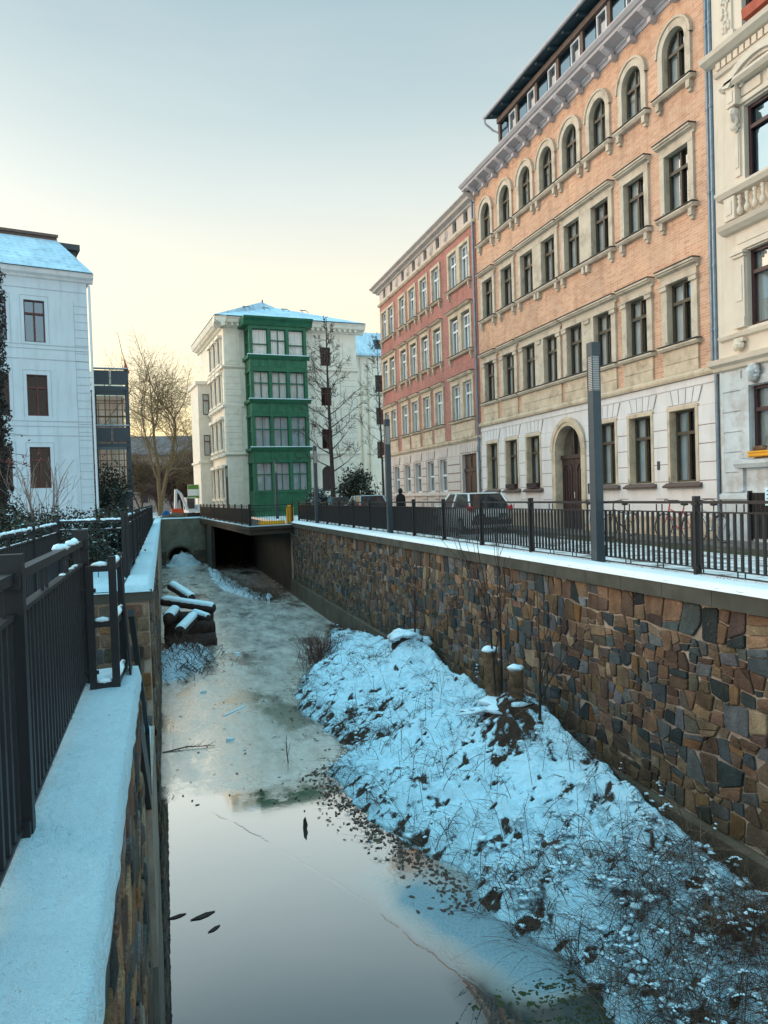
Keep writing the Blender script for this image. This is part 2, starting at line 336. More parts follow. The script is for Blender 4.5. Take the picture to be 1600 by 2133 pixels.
def hood(mb, x0, x1, z, d=.22, t=.22, m=0, mt=1):
    mb.prism([(0.01, z), (-d*.25, z), (-d*.3, z+t*.35), (-d*.8, z+t*.5), (-d*.8, z+t*.66), (-d, z+t*.72), (-d, z+t*.95), (0.01, z+t)], x0, x1, 'x', m)
    mb.box(x0-.02, x1+.02, -d-.02, 0, z+t+.003, z+t+.022, mt)
def jambs(mb, xs, w, z0, z1, t=.2, d=.07, lint=.2, m=0):
    """stone frame round one opening or a pair"""
    edges = []
    for i, x in enumerate(xs):
        a, b = x-w/2, x+w/2
        la = a-t if i == 0 else (xs[i-1]+x)/2+.002; rb = b+t if i == len(xs)-1 else (xs[i+1]+x)/2-.002
        mb.box(la, a-.004, -d, .0, z0, z1, m); mb.box(b+.004, rb, -d, .0, z0, z1, m)
        mb.box(la+.05, a-.05, -d-.03, -d, z0+.0, z0+.14, m) if a-.05 > la+.05 else None
        edges += [la, rb]
    mb.box(edges[0], edges[-1], -d-.006, .0, z1+.003, z1+lint, m); return edges[0], edges[-1]
def shell(mb, x0, x1, D, z0, z1, m=0):       # side and back walls
    mb.box(x0, x0+.01, .002, D, z0, z1, m); mb.box(x1-.01, x1, .002, D, z0, z1, m); mb.box(x0+.01, x1-.01, D-.01, D, z0, z1, m)
def rusticate(mb, x0, x1, zs, gap=.022, d=.03, m=0, back=None):
    if back is not None: mb.box(x0+.006, x1-.006, -.006, .0, zs[0], zs[-1], back)
    for a, b in zip(zs[:-1], zs[1:]): mb.box(x0+.004, x1-.004, -d, .0, a+gap/2, b-gap/2, m)
def voussoirs(mb, xc, w, z0, z1, n=5, d=.03, spread=1.25, m=0, gap=.03, back=None):
    if back is not None: poly_xz(mb, [(xc-w/2, z0), (xc+w/2, z0), (xc+w/2*spread, z1), (xc-w/2*spread, z1)], -.006, .0, back)
    for i in range(n):
        a0, a1 = -w/2+w*i/n+gap/2, -w/2+w*(i+1)/n-gap/2
        poly_xz(mb, [(xc+a0, z0), (xc+a1, z0), (xc+a1*spread, z1), (xc+a0*spread, z1)], -d, .0, m)
FX = 13.8; RZ = R(-90)
# ------------------------------------------------------------------ orange brick tenement
T = thing('apartment_building', (FX, 30.75, 0), RZ, 'tall orange brick apartment building with arched top windows and a white ground floor', 'building')
xs = [1.15, 3.0, 4.75, 6.4, 8.05, 9.75, 11.55, 13.45]; Wd = 14.9; ww = .98
pairs = [[0], [1], [2, 3], [4, 5], [6], [7]]
mb = MB()
band(mb, 0, Wd, 4.55, 8.2, [(x, ww, 5.36, 7.1, False) for x in xs], .20, 0, 1)
band(mb, 0, Wd, 8.2, 11.7, [(x, ww, 8.95, 10.62, False) for x in xs], .20, 0, 1)
band(mb, 0, Wd, 11.7, 14.78, [(x, .92, 12.28, 13.42, True) for x in xs], .20, 0, 1)
shell(mb, 0, Wd, 11, 0, 14.7, 0); mb.box(.02, Wd-.02, 1.0, 1.02, .02, 14.7, 2)
for z in (4.45, 8.1, 11.6): mb.box(.02, Wd-.02, .3, 1.0, z, z+.1, 2)
mb.build('wall', [M['orange_brick'], M['sandstone'], M['room']], T)
gx = [x for i, x in enumerate(xs) if i not in (3, 4)]; gx[2] = 4.85; DX = 7.45
mb = MB(); ops = [(x, 1.04, 1.58, 3.56, False) for x in gx]
band(mb, 0, Wd, 0, 4.36, ops + [(DX, 1.72, .02, 2.85, True)], .30, 0, 1)
mb.build('ground_floor_wall', [M['white_render'], M['sandstone']], T)
mb = MB()
edges = sorted([(x-.62, x+.62) for x in gx] + [(DX-1.1, DX+1.1)]); cur = 0.0; zs = [.62 + .49*i for i in range(7)]
zs[-1] = 3.60
for a, b in edges + [(Wd, Wd)]:
    if a-cur > .1: rusticate(mb, cur, a, zs, back=1)
    cur = b
for x in gx:
    mb.box(x-.66, x+.66, -.028, .0, .62, 1.42, 0)
    voussoirs(mb, x, 1.28, 3.72, 4.12, 5, back=1)
# upper plain strip broken by voussoirs and door arch
cur = 0.0
for a, b in sorted([(x-.82, x+.82) for x in gx] + [(DX-1.14, DX+1.14)]) + [(Wd, Wd)]:
    cur = b
mb.box(.004, Wd-.004, -.03, 0, 4.15, 4.34, 0)
mb.build('rustication', [M['white_render'], M['joint_pink']], T)
mb = MB(); mb.box(0, DX-1.15, -.06, 0, .0, .55, 0); mb.box(DX+1.15, Wd, -.06, 0, .0, .55, 0); mb.box(0, DX-1.15, -.085, 0, .552, .60, 0); mb.box(DX+1.15, Wd, -.085, 0, .552, .60, 0)
mb.build('plinth', M['sandstone'], T)
mb = MB()
mb.prism([(.01, 4.36), (-.10, 4.36), (-.13, 4.42), (-.13, 4.48), (-.05, 4.56), (.01, 4.56)], 0, Wd, 'x')
for g in pairs:                                             # stone aprons under the first floor windows
    a, b = xs[g[0]]-ww/2-.22, xs[g[-1]]+ww/2+.22
    mb.box(a, b, -.055, 0, 4.565, 4.86); mb.box(a, b, -.055, 0, 4.872, 5.24)
mb.build('string_course', M['sandstone'], T)
for lv, (z0, z1) in enumerate(((5.36, 7.1), (8.95, 10.62))):
    for g in pairs:
        o = MB(); X = [xs[i] for i in g]
        a, b = jambs(o, X, ww, z0+.012, z1, .20 if lv else .24, .07, .16, 0)
        if lv == 0:
            for e in ([X[0]-ww/2-.12, X[-1]+ww/2+.12] + ([(X[0]+X[-1])/2] if len(X) > 1 else [])):
                o.box(e-.15, e+.15, -.12, -.07, z1-.16, z1-.04); o.box(e-.18, e+.18, -.14, -.07, z1-.038, z1+.0)
        hood(o, a-.06, b+.06, z1+.17, .24, .22)
        sill(o, a-.08, b+.08, z0, .19, .11, 0, lv == 1, 1)
        if lv == 1 and len(g) > 1:
            for e in ((a+b)/2-.12, (a+b)/2+.12): o.box(e-.07, e+.07, -.13, 0, z0-.33, z0-.112)
        o.build('window_surround', [M['sandstone_grey'], M['slate_dark']], T)
for x in xs:
    o = MB(); o.box(x-.67, x-.464, -.07, 0, 12.29, 13.42); o.box(x+.464, x+.67, -.07, 0, 12.29, 13.42); ringarch(o, x, 13.42, .464, .67, -.07, 0); ringarch(o, x, 13.42, .67, .73, -.11, 0)
    sill(o, x-.80, x+.80, 12.28, .20, .11, 0, True, 1)
    o.build('window_surround', [M['sandstone_grey'], M['slate_dark']], T)
for x in gx:
    o = MB(); jambs(o, [x], 1.04, 1.585, 3.56, .11, .05, .11); o.build('window_surround', M['sandstone'], T); o = MB(); o.prism([(.01, 1.42), (-.16, 1.42), (-.18, 1.47), (.01, 1.58)], x-.74, x+.74, 'x'); o.build('window_sill', M['timber_brown'], T)
windows(T, [(x, 0, z) for z in (5.36, 8.95) for x in xs], ww, 1.72, M['olive_frame'], .18, glass='glass_clear')
windows(T, [(x, 0, 12.28) for x in xs], .92, 1.14, M['olive_frame'], .18, True, glass='glass_clear')
windows(T, [(x, 0, 1.58) for x in gx], 1.04, 1.98, M['olive_frame'], .24)
o = MB(); o.box(DX-1.12, DX-.865, -.09, 0, 0, 2.85); o.box(DX+.865, DX+1.12, -.09, 0, 0, 2.85); ringarch(o, DX, 2.85, .865, 1.12, -.09, 0); ringarch(o, DX, 2.85, 1.0, 1.16, -.12, -.09); o.build('door_surround', M['sandstone'], T)
dr = MB(); y0, y1 = .2, .28
for s in (-1, 1):
    a, b = (DX-.86, DX-.01) if s < 0 else (DX+.01, DX+.86)
    dr.box(a, b, y0, y1, .03, 2.55); dr.box(a+.1, b-.1, y0-.025, y0, .18, .75); dr.box(a+.12, b-.12, y0-.02, y0, .85, .95)
    for k in range(4): dr.box(a+.16+k*.165, a+.185+k*.165, y0-.02, y0, 1.0, 2.2)
    ringarch(dr, (a+b)/2, 2.12, .24, .30, y0-.03, y0)
dr.box(DX-.86, DX+.86, y0-.06, y1, 2.56, 2.70); dr.box(DX-.04, DX+.04, y0-.03, y1, 2.70, 3.69)
do = dr.build('door', M['door_dark'], T); k = MB(); k.tube([(DX+.08, y0-.08, 1.15), (DX+.08, y0-.08, 1.38)], .018, 8); k.build('handle', M['chrome'], do)
g = MB(); g.face([(DX-.84, .25, 2.7), (DX+.84, .25, 2.7), (DX+.84, .25, 2.85)] + [(x, .25, z) for x, z in arcpts(DX, .84, 2.85, 14, 0, math.pi)]); g.build('fanlight', M['glass'], T)
# cornice with brackets
mb = MB(); mb.prism([(.01, 14.66), (-.05, 14.66), (-.08, 14.74), (-.14, 14.76), (-.14, 14.84), (-.52, 14.88), (-.54, 14.96), (-.60, 14.98), (-.68, 15.07), (-.68, 15.11), (.36, 15.16), (.36, 14.66)], -.25, Wd+.1, 'x')
mb.build('cornice', M['cornice_grey'], T)
n = 16; mb = MB(); mb.prism([(-.145, .0), (-.26, .0), (-.50, .14), (-.50, .185), (-.145, .16)], -.11, .11, 'x'); mb.box(-.08, .08, -.22, -.005, -.16, -.002); kb = mb.build('cornice_bracket', M['cornice_grey'], T, loc=(.35, 0, 14.69))
for i in range(1, n): dup(kb, T, (.35 + i*(Wd-.7)/(n-1), 0, 14.69))
# attic storey
mb = MB(); mb.box(2.2, Wd, .35, 9, 15.165, 17.2); mb.build('attic_wall', M['timber_brown'], T)
mb = MB(); npan = 8; st = (Wd-2.2)/npan
for i in range(npan+1): mb.box(2.2+i*st-.08, 2.2+i*st+.08, .20, .349, 15.165, 16.78)
mb.box(2.15, Wd+.05, .12, .348, 16.78, 16.98); mb.build('attic_beam', M['timber_brown'], T)
pat = window(T, st*.36, .95, M['white_frame'], .30, False, 0, 0, 'glass', None); pat.location = (2.2+st*.72, 0, 15.80)
wv = MB(); wv.box(-st*.2, st*.2, .25, .27, 0, 1.0); wv = wv.build('attic_pane', M['glass_mirror'], T, loc=(2.2+st*.28, 0, 15.75))
for i in range(1, npan): dup(pat, T, (2.2+st*(i+.72), 0, 15.80)); dup(wv, T, (2.2+st*(i+.28), 0, 15.75))
mb = MB(); mb.prism([(-.24, 17.08), (.5, 17.2), (9.5, 18.4), (9.5, 18.5), (-.24, 17.19)], 1.85, Wd+.1, 'x', 0)
for i in range(14): x = 2.3+i*.95; mb.prism([(-.17, 17.0), (.3, 17.04), (.3, 17.16), (-.17, 17.09)], x-.06, x+.06, 'x', 0)
mb.build('roof', M['teal_soffit'], T)
mb = MB(); mb.tube([(1.8, -.29, 17.14), (Wd+.1, -.29, 17.14)], .065, 8); mb.tube([(1.85, -.29, 17.1), (1.85, -.26, 16.9), (1.95, .05, 16.6), (2.08, .28, 16.45), (2.08, .28, 15.17)], .045, 8); mb.build('gutter', M['cornice_grey'], T)
mb = MB()
for (xx, yy, r) in ((Wd-.10, -.12, .055), (Wd+.06, -.15, .06)): mb.tube([(xx, yy, 4.55), (xx, yy, 14.7)], r, 10); [mb.tube([(xx, yy, z), (xx, yy, z+.07)], r+.012, 10) for z in (5.4, 7.0, 8.9, 11.0, 13.1)]
mb.tube([(Wd-.02, -.09, .1), (Wd-.02, -.09, 4.3)], .06, 10); mb.build('downpipe', M['zinc'], T)
mb = MB()
for x, w in ((gx[1], .8), (gx[2], .8)): mb.prism([(-.15, 1.59), (-.02, 1.59), (-.02, 1.76), (-.17, 1.76)], x-w/2, x+w/2, 'x')
mb.build('flower_box', M['door_dark'], T)
mb = MB(); mb.box(gx[4]+.78, gx[4]+.90, -.045, -.03, 1.95, 2.2); mb.box(DX+1.2, DX+1.28, -.05, -.03, 1.3, 1.65); mb.build('house_number_plate', M['slate_dark'], T)
# ------------------------------------------------------------------ red brick tenement
T = thing('apartment_building', (FX, 46.0, 0), RZ, 'red brick apartment building with white window frames, left of the orange one', 'building')
rp = [[1.0, 2.4], [4.6], [6.4], [8.3], [10.15], [12.5, 13.9]]; rx = [x for g in rp for x in g]; Wr = 15.25; w2 = 1.0
mb = MB()
band(mb, 0, Wr, 4.05, 7.6, [(x, w2, 4.92, 6.66, False) for x in rx], .22, 0, 1)
band(mb, 0, Wr, 7.6, 10.7, [(x, w2, 8.05, 9.9, False) for x in rx], .22, 0, 1)
band(mb, 0, Wr, 10.7, 13.55, [(x, w2, 11.22, 12.96, False) for x in rx], .22, 0, 1)
shell(mb, 0, Wr, 11, 0, 14.5, 0); mb.box(.02, Wr-.02, 1.0, 1.02, .02, 14.5, 2); [mb.box(.02, Wr-.02, .3, 1.0, z, z+.1, 2) for z in (3.9, 7.4, 10.6, 13.5)]
mb.build('wall', [M['red_brick'], M['sandstone'], M['room']], T)
mb = MB(); gx = [2.6, 4.65, 6.5, 8.55, 10.4]; RD = 13.75; aw = [1.1, 2.55, 4.8, 6.75, 8.65, 10.5, 12.8, 14.15]
band(mb, 0, Wr, 0, 3.95, [(x, 1.0, 1.55, 3.2, False) for x in gx] + [(RD, 1.7, .05, 3.28, False)], .25)
mb.build('ground_floor_wall', M['pink_render'], T); mb = MB(); band(mb, 0, Wr, 13.62, 14.5, [(x, .5, 13.86, 14.38, False) for x in aw], .25); mb.build('frieze', M['pink_render'], T)
mb = MB(); ed = sorted([(x-.62, x+.62) for x in gx] + [(RD-1.05, RD+1.05)]); cur = 0
for a, b in ed + [(Wr, Wr)]:
    if a-cur > .1: rusticate(mb, cur, a, [.75+.42*i for i in range(7)], .045, .05, back=1)
    cur = b
for x in gx: voussoirs(mb, x, 1.2, 3.3, 3.72, 5, .05, 1.2, 0, .045, 1)
voussoirs(mb, RD, 2.1, 3.36, 3.74, 8, .06, 1.15, 0, .045, 1); mb.box(0, RD-1.0, -.05, 0, 0, .7); mb.box(0, RD-1.0, -.10, 0, 1.36, 1.46)
mb.build('rustication', [M['pink_render'], M['joint_pink']], T)
mb = MB(); mb.prism([(.01, 3.86), (-.05, 3.86), (-.12, 3.95), (-.12, 4.02), (.01, 4.06)], 0, Wr, 'x'); mb.build('string_course', M['sandstone'], T); mb = MB(); mb.prism([(.01, 13.5), (-.06, 13.5), (-.14, 13.58), (-.14, 13.64), (.01, 13.68)], -.1, Wr, 'x')
mb.build('string_course', M['sandstone'], T)
for g in rp: mb = MB(); mb.box(g[0]-.74, g[-1]+.74, -.05, 0, 4.065, 4.40); mb.box(g[0]-.74, g[-1]+.74, -.05, 0, 4.412, 4.8); mb.build('apron', M['sandstone'], T)
mb = MB(); mb.prism([(.01, 14.40), (-.08, 14.40), (-.12, 14.48), (-.34, 14.52), (-.38, 14.62), (-.55, 14.70), (-.55, 14.76), (.3, 14.82), (.3, 14.40)], -.45, Wr, 'x'); mb.build('cornice', M['pink_render'], T)
for a, b in zip(aw[1:-2], aw[2:-1]): mb = MB(); mb.blob(((a+b)/2, 0, 14.08), (.30, .07, .28), 0, .1); mb.blob(((a+b)/2, -.05, 14.08), (.16, .06, .18), 0, .3, 3); mb.build('medallion', M['pink_render'], T, True)
for lv, (z0, z1) in enumerate(((4.92, 6.66), (8.05, 9.9), (11.22, 12.96))):
    for g in rp:
        o = MB(); a, b = jambs(o, g, w2, z0+.012, z1, .18, .06, .15)
        if lv < 2: hood(o, a-.06, b+.06, z1+.16, .2, .24 if lv == 0 else .17)
        sill(o, a-.06, b+.06, z0, .17, .1, 0, lv > 0, 1)
        o.build('window_surround', [M['sandstone'], M['slate_dark']], T)
windows(T, [(x, 0, z) for z in (4.92, 8.05, 11.22) for x in rx], w2, 1.74, M['white_frame'], .15, t=.09, glass='glass_clear')
pr_ = window(T, 1.0, 1.65, M['white_frame'], .22, False, 0, .5, t=.09, curt='curtain_warm'); pr_.location = (gx[0], 0, 1.55)
for x in gx[1:]: dup(pr_, T, (x, 0, 1.55))
pr_ = MB(); pr_.box(-.24, .24, .15, .2, .0, .5); pr_ = pr_.build('attic_window', M['room'], T, loc=(aw[0], 0, 13.87))
for x in aw[1:]: dup(pr_, T, (x, 0, 13.87))
dr = MB(); dr.box(RD-.85, RD-.01, .15, .22, .04, 2.45); dr.box(RD+.01, RD+.85, .15, .22, .04, 2.45); dr.box(RD-.85, RD+.85, .1, .22, 2.46, 2.6); dr.box(RD-.85, RD-.03, .17, .22, 2.61, 3.27); dr.box(RD+.03, RD+.85, .17, .22, 2.61, 3.27)
for s in (-.43, .43): dr.box(RD+s-.28, RD+s+.28, .13, .15, .3, 1.0); dr.box(RD+s-.28, RD+s+.28, .13, .15, 1.2, 2.3); dr.box(RD+s-.3, RD+s+.3, .15, .17, 2.7, 3.18)
do = dr.build('door', M['door_dark'], T); k = MB(); k.tube([(RD+.07, .09, 1.1), (RD+.07, .09, 1.3)], .016, 8); k.build('handle', M['chrome'], do)
mb = MB(); mb.prism([(-.3, 14.83), (9, 16.3), (9, 16.4), (-.3, 14.9)], -.3, Wr, 'x'); mb.build('roof', M['slate_dark'], T)
mb = MB(); mb.tube([(Wr-.12, -.1, .1), (Wr-.12, -.1, 14.5)], .055, 8); mb.build('downpipe', M['zinc'], T)
# ------------------------------------------------------------------ ornate cream house at the right edge
T = thing('apartment_building', (13.65, 15.72, 0), RZ, 'ornate cream stucco house with a peeling grey ground floor at the right edge', 'building')
Wc = 7.6; cx_ = [1.68, 4.3, 6.6]
mb = MB()
band(mb, 0, Wc, 4.5, 7.7, [(x, 1.36, 5.25, 7.08, False) for x in cx_], .22)
band(mb, 0, Wc, 7.7, 12.0, [(x, 1.36, 8.72, 10.5, False) for x in cx_], .22)
band(mb, 0, Wc, 12.0, 16.2, [(x, 1.36, 12.15, 14.4, False) for x in cx_], .22)
shell(mb, 0, Wc, 11, 0, 16, 0); mb.box(.02, Wc-.02, 1.0, 1.02, .02, 16, 1); [mb.box(.02, Wc-.02, .3, 1.0, z, z+.1, 1) for z in (4.3, 7.6, 11.9)]
mb.build('wall', [M['cream_render'], M['room']], T)
mb = MB(); band(mb, 0.14, Wc, 0, 4.32, [(x, 1.3, 2.12, 3.82, False) for x in cx_] + [], .2)
mb.box(.05, .14, -.02, .1, 0, 4.3); rusticate(mb, .16, .76, [1.26+.5*i for i in range(7)], .03, .035)
for x in cx_: mb.box(x-.92, x-.66, -.05, 0, 2.1, 4.0); mb.box(x+.66, x+.92, -.05, 0, 2.1, 4.0); mb.box(x-.92, x+.92, -.052, 0, 3.84, 4.04)
for a, b in ((cx_[0]+.95, cx_[1]-.95), (cx_[1]+.95, cx_[2]-.95)): rusticate(mb, a, b, [1.26+.5*i for i in range(7)], .03, .035)
for x in cx_: mb.prism([(.0, 1.86), (-.14, 1.86), (-.2, 1.96), (-.2, 2.04), (0, 2.1)], x-1.05, x+1.05, 'x'); mb.box(x-1.0, x-.86, -.08, 0, 1.3, 1.85)
mb.prism([(0, 1.1), (-.09, 1.1), (-.09, 1.22), (0, 1.26)], 0.02, .95, 'x')
mb.build('ground_floor_wall', M['peeling'], T)
mb = MB(); mb.box(.97, 1.02, -.1, 0, .1, 1.3, 0); [mb.box(1.02, 2.35, -.02, -.0, .15, 1.25, 1) for _ in (0,)]
for i in range(9): mb.tube([(1.1+i*.14, -.06, .2), (1.1+i*.14, -.06, 1.25)], .011, 6)
mb.tube([(1.0, -.06, .6), (2.35, -.06, .6)], .011, 6); mb.build('basement_grille', [M['anthracite'], M['room']], T)
mb = MB()
mb.prism([(.01, 4.28), (-.10, 4.32), (-.13, 4.40), (-.26, 4.46), (-.30, 4.58), (.01, 4.64)], -.1, Wc, 'x')
mb.prism([(.01, 5.02), (-.10, 5.06), (-.14, 5.14), (.01, 5.2)], .12, Wc, 'x')
mb.prism([(.01, 7.60), (-.12, 7.62), (-.24, 7.70), (-.30, 7.80), (.01, 7.86)], .32, Wc, 'x')
mb.prism([(.01, 8.42), (-.22, 8.46), (-.30, 8.56), (-.30, 8.62), (.01, 8.68)], .30, Wc, 'x')
mb.prism([(.01, 11.56), (-.08, 11.58), (-.12, 11.66), (.01, 11.7)], .14, Wc, 'x')
mb.prism([(.01, 11.90), (-.16, 11.94), (-.30, 12.02), (-.34, 12.12), (.01, 12.2)], -.12, Wc, 'x')
for i in range(38): mb.box(.22+i*.195, .36+i*.195, -.10, 0, 11.72, 11.89)
mb.build('string_course', M['cream_trim'], T)
for x in cx_:
    o = MB()
    for s in (-1, 1):          # lower pilasters, upper consoles
        q = x+s*.86; o.box(q-.16, q+.16, -.07, 0, 5.26, 6.95); o.box(q-.10, q+.10, -.09, -.07, 5.9, 6.75); o.box(q-.19, q+.19, -.12, 0, 6.95, 7.02); o.box(q-.22, q+.22, -.16, 0, 7.022, 7.09); o.box(q-.17, q+.17, -.10, 0, 5.262, 5.5)
        o.box(q-.08, q+.08, -.05, 0, 8.9, 10.0); o.box(q-.05, q+.05, -.07, -.05, 9.1, 9.95)
        o.box(q-.15, q+.15, -.22, 0, 10.55, 11.0); o.box(q-.08, q+.08, -.24, -.22, 10.64, 10.9)
        o.blob((q, -.12, 10.33), (.14, .14, .22), 0, .3, 2); o.blob((q, -.09, 10.08), (.10, .10, .12), 0, .4, 5)
        o.blob((q-.02, -.11, 4.84), (.16, .12, .13), 0, .4, 7); o.box(q-.15, q+.15, -.14, 0, 4.92, 5.01)
    o.box(x-1.1, x+1.1, -.06, 0, 7.12, 7.26); o.box(x-.95, x+.95, -.05, 0, 7.28, 7.5)
    o.box(x-.72, x+.72, -.07, 0, 10.55, 10.66); o.box(x-.7, x-.1, -.05, 0, 10.72, 10.95); o.box(x+.1, x+.7, -.05, 0, 10.72, 10.95)
    o.prism([(.01, 11.0), (-.22, 11.0), (-.30, 11.08), (-.30, 11.14), (.01, 11.15)], x-1.16, x+1.16, 'x')
    for (r0, r1, d) in ((1.02, 1.28, .30), (.90, 1.02, .22), (.76, .84, .12)):
        p = [(x+r0*math.sin(a)*.9, 11.04+(r0*math.cos(a)-.52)*.6) for a in [R(-66+11*i) for i in range(13)]]; q = [(x+r1*math.sin(a)*.9, 11.04+(r1*math.cos(a)-.52)*.6) for a in [R(-66+11*i) for i in range(13)]]
        for i in range(12):
            for (u, v2) in ((p, q),): o.face([(u[i][0], -d, u[i][1]), (u[i+1][0], -d, u[i+1][1]), (v2[i+1][0], -d, v2[i+1][1]), (v2[i][0], -d, v2[i][1])])
            for u in (p, q): o.face([(u[i][0], -d, u[i][1]), (u[i+1][0], -d, u[i+1][1]), (u[i+1][0], 0, u[i+1][1]), (u[i][0], 0, u[i][1])])
        for i in (0, 12): o.face([(p[i][0], -d, p[i][1]), (q[i][0], -d, q[i][1]), (q[i][0], 0, q[i][1]), (p[i][0], 0, p[i][1])])
    o.build('window_surround', M['cream_trim'], T)
mb = MB()
prof = [(.03, 0), (.07, .04), (.075, .12), (.03, .22), (.055, .30), (.03, .34), (.06, .38), (.05, .42)]
bal = MB().lathe([(r, 7.93+z*1.1) for r, z in prof], 0, -.13, 10).build('baluster', M['cream_trim'], T, True, (cx_[0]-.72, 0, 0))
for x in cx_:
    for i in range(7):
        if (x, i) != (cx_[0], 0): dup(bal, T, (x-.72+i*.24, 0, 0))
    for s in (-1, 1): mb.box(x+s*.98-.17, x+s*.98+.17, -.22, 0, 7.88, 8.42); mb.box(x+s*.98-.09, x+s*.98+.09, -.24, -.22, 8.0, 8.32)
mb.build('balustrade_pedestal', M['cream_trim'], T)
for q in (.52, 2.95, 5.45):
    mb = MB(); mb.box(q-.20, q+.20, -.05, 0, 12.42, 14.5); rnd = random.Random(3)
    for i in range(60): mb.blob((q+rnd.uniform(-.15, .15), -.06, 12.5+rnd.random()*1.9), (.05, .04, .07), 0, .5, i, 6, 4)
    mb.box(q-.3, q+.3, -.10, 0, 12.26, 12.42); mb.build('relief_panel', M['cream_trim'], T)
mb = MB()
mb.blob((cx_[0]-.42, -.14, 4.12), (.13, .14, .2), 0, .5, 4)
for i in range(12): a = i*.52; mb.blob((cx_[0]-.42+.13*math.cos(a), -.12, 4.12+.18*math.sin(a)), (.06, .07, .06), 0, .4, i, 6, 4)
mb.build('carved_head', M['peeling'], T, True)
for (z, h, gl, ct) in ((5.25, 1.83, 'glass', 'curtain_warm'), (8.72, 1.78, 'glass_mirror', None), (12.15, 2.25, 'glass_mirror', None)):  # first floor: warm curtain colour stands in for an orange reflection
    pc = window(T, 1.36, h, M['brown_frame'], .2, False, 1, .70, gl, ct, t=.08); pc.location = (cx_[0], 0, z)
    for x in cx_[1:]: dup(pc, T, (x, 0, z))
pc = window(T, 1.3, 1.7, M['brown_frame'], .18, False, 1, .66, 'glass', 'curtain_warm', t=.08); pc.location = (cx_[0], 0, 2.12)
for x in cx_[1:]: dup(pc, T, (x, 0, 2.12))
mb = MB(); mb.prism([(-.3, 16.2), (9, 17.4), (9, 17.5), (-.3, 16.3)], -.1, Wc, 'x'); mb.build('roof', M['slate_dark'], T)
def at_right(x, y, z, X0=13.65, Y0=15.72): return (X0 + y, Y0 - x, z)
q = MB(); q.box(-.55, .5, -.20, .0, 0, .14); q.box(-.58, .52, -.225, -.2, .02, .045); q.box(-.58, .52, -.225, -.2, .10, .13)
o = q.build('crate', M['yellow'], None, loc=at_right(cx_[0]+.0, -.0, 2.105)); o.rotation_euler = (0, 0, RZ); tag(o, 'yellow crate lying on the lowest window sill of the cream house', 'crate')
q = MB(); q.blob((0, 0, .06), (.22, .07, .06), 0, .3, 3); o = q.build('bread_loaf', M['bark_warm'], None, True, at_right(cx_[0]-.3, -.1, 2.245)); o.rotation_euler = (0, 0, RZ); tag(o, 'brown rounded bundle on top of the yellow crate', 'bundle')
o.name = 'cloth_bundle'
q = MB(); q.prism([(-.30, .0), (-.06, .0), (-.04, .22), (-.33, .22)], -.45, .45, 'x'); o = q.build('flower_box', mat('terracotta', (.42, .09, .05), .7), None, loc=at_right(cx_[0]+.15, -.04, 12.24)); o.rotation_euler = (0, 0, RZ); tag(o, 'terracotta flower box on the topmost window sill at the right edge', 'flower box')
q = MB(); q.box(-.25, .25, -.015, .0, 0, .42, 0)
for i in range(4): q.box(-.2, .18-.06*(i % 2), -.018, -.0155, .06+i*.09, .09+i*.09, 1)
o = q.build('notice_sign', [M['snow'], M['blue_pl']], None, loc=at_right(1.78, -.09, .95)); o.rotation_euler = (0, 0, RZ); tag(o, 'small white notice with blue lines on the basement grille', 'sign')
# ------------------------------------------------------------------ villa with the green bay tower
T = thing('villa', (5.38, 64, 0), R(6), 'cream stucco villa with a four storey green glazed bay tower on its front', 'building')
Wv = 11.9; mb = MB()
vw = [(8.9, 1.0, 2.1, 3.9, False)]
band(mb, 0, Wv, 0, 5.3, [(8.85, 1.05, 2.0, 3.7, True)], .3)
band(mb, 0, Wv, 5.3, 9.4, [(8.9, .95, 5.75, 7.5, False)], .3)
band(mb, 0, Wv, 9.4, 12.8, [(8.95, .95, 9.5, 11.2, False)], .3)
band(mb, 0, Wv, 12.8, 16.3, [(8.98, .95, 13.1, 14.75, False)], .3)
mb.box(Wv-.01, Wv, .002, 12, 0, 16.3); mb.box(0, Wv, 11.99, 12, 0, 16.3); mb.box(.02, Wv-.02, 1.2, 1.22, 0, 16.2, 1)
mb.build('wall', [M['villa_render'], M['room']], T)
for (a, b) in ((.05, 1.35), (7.3, 8.15), (9.65, 11.85)):
    mb = MB(); mb.box(a+.01, b-.01, -.012, 0, .35, 5.0)
    for i in range(9): mb.box(a, b, -.05, 0, .35+i*.52, .84+i*.52)
    mb.build('rustication', M['villa_trim'], T)
for (a, b) in ((.05, 1.35), (10.3, 11.85)):
    mb = MB(); mb.box(a+.01, b-.01, -.012, 0, 5.62, 12.35)
    for i in range(13): mb.box(a, b, -.06, 0, 5.62+i*.52, 6.11+i*.52)
    mb.build('rustication', M['villa_trim'], T)
for (a, b) in ((.05, 1.35), (10.3, 11.85)): mb = MB(); mb.box(a, b, -.06, 0, 12.95, 15.6); mb.box(a+.3, b-.3, -.1, -.06, 13.2, 15.2); mb.build('pilaster', M['villa_trim'], T)
mb = MB()
for z, d in ((5.3, .22), (12.7, .2), (9.42, .08)): mb.prism([(.01, z-.12), (-d*.5, z-.08), (-d, z+.02), (-d, z+.1), (.01, z+.16)], -.15, Wv+.1, 'x')
mb.prism([(.01, 16.0), (-.12, 16.0), (-.2, 16.2), (-.62, 16.35), (-.7, 16.6), (-.85, 16.78), (.2, 16.85), (.2, 16.0)], -.8, Wv+.7, 'x')
for i in range(24): mb.box(.1+i*.5, .3+i*.5, -.55, -.1, 16.1, 16.32)
mb.build('cornice', M['villa_trim'], T)
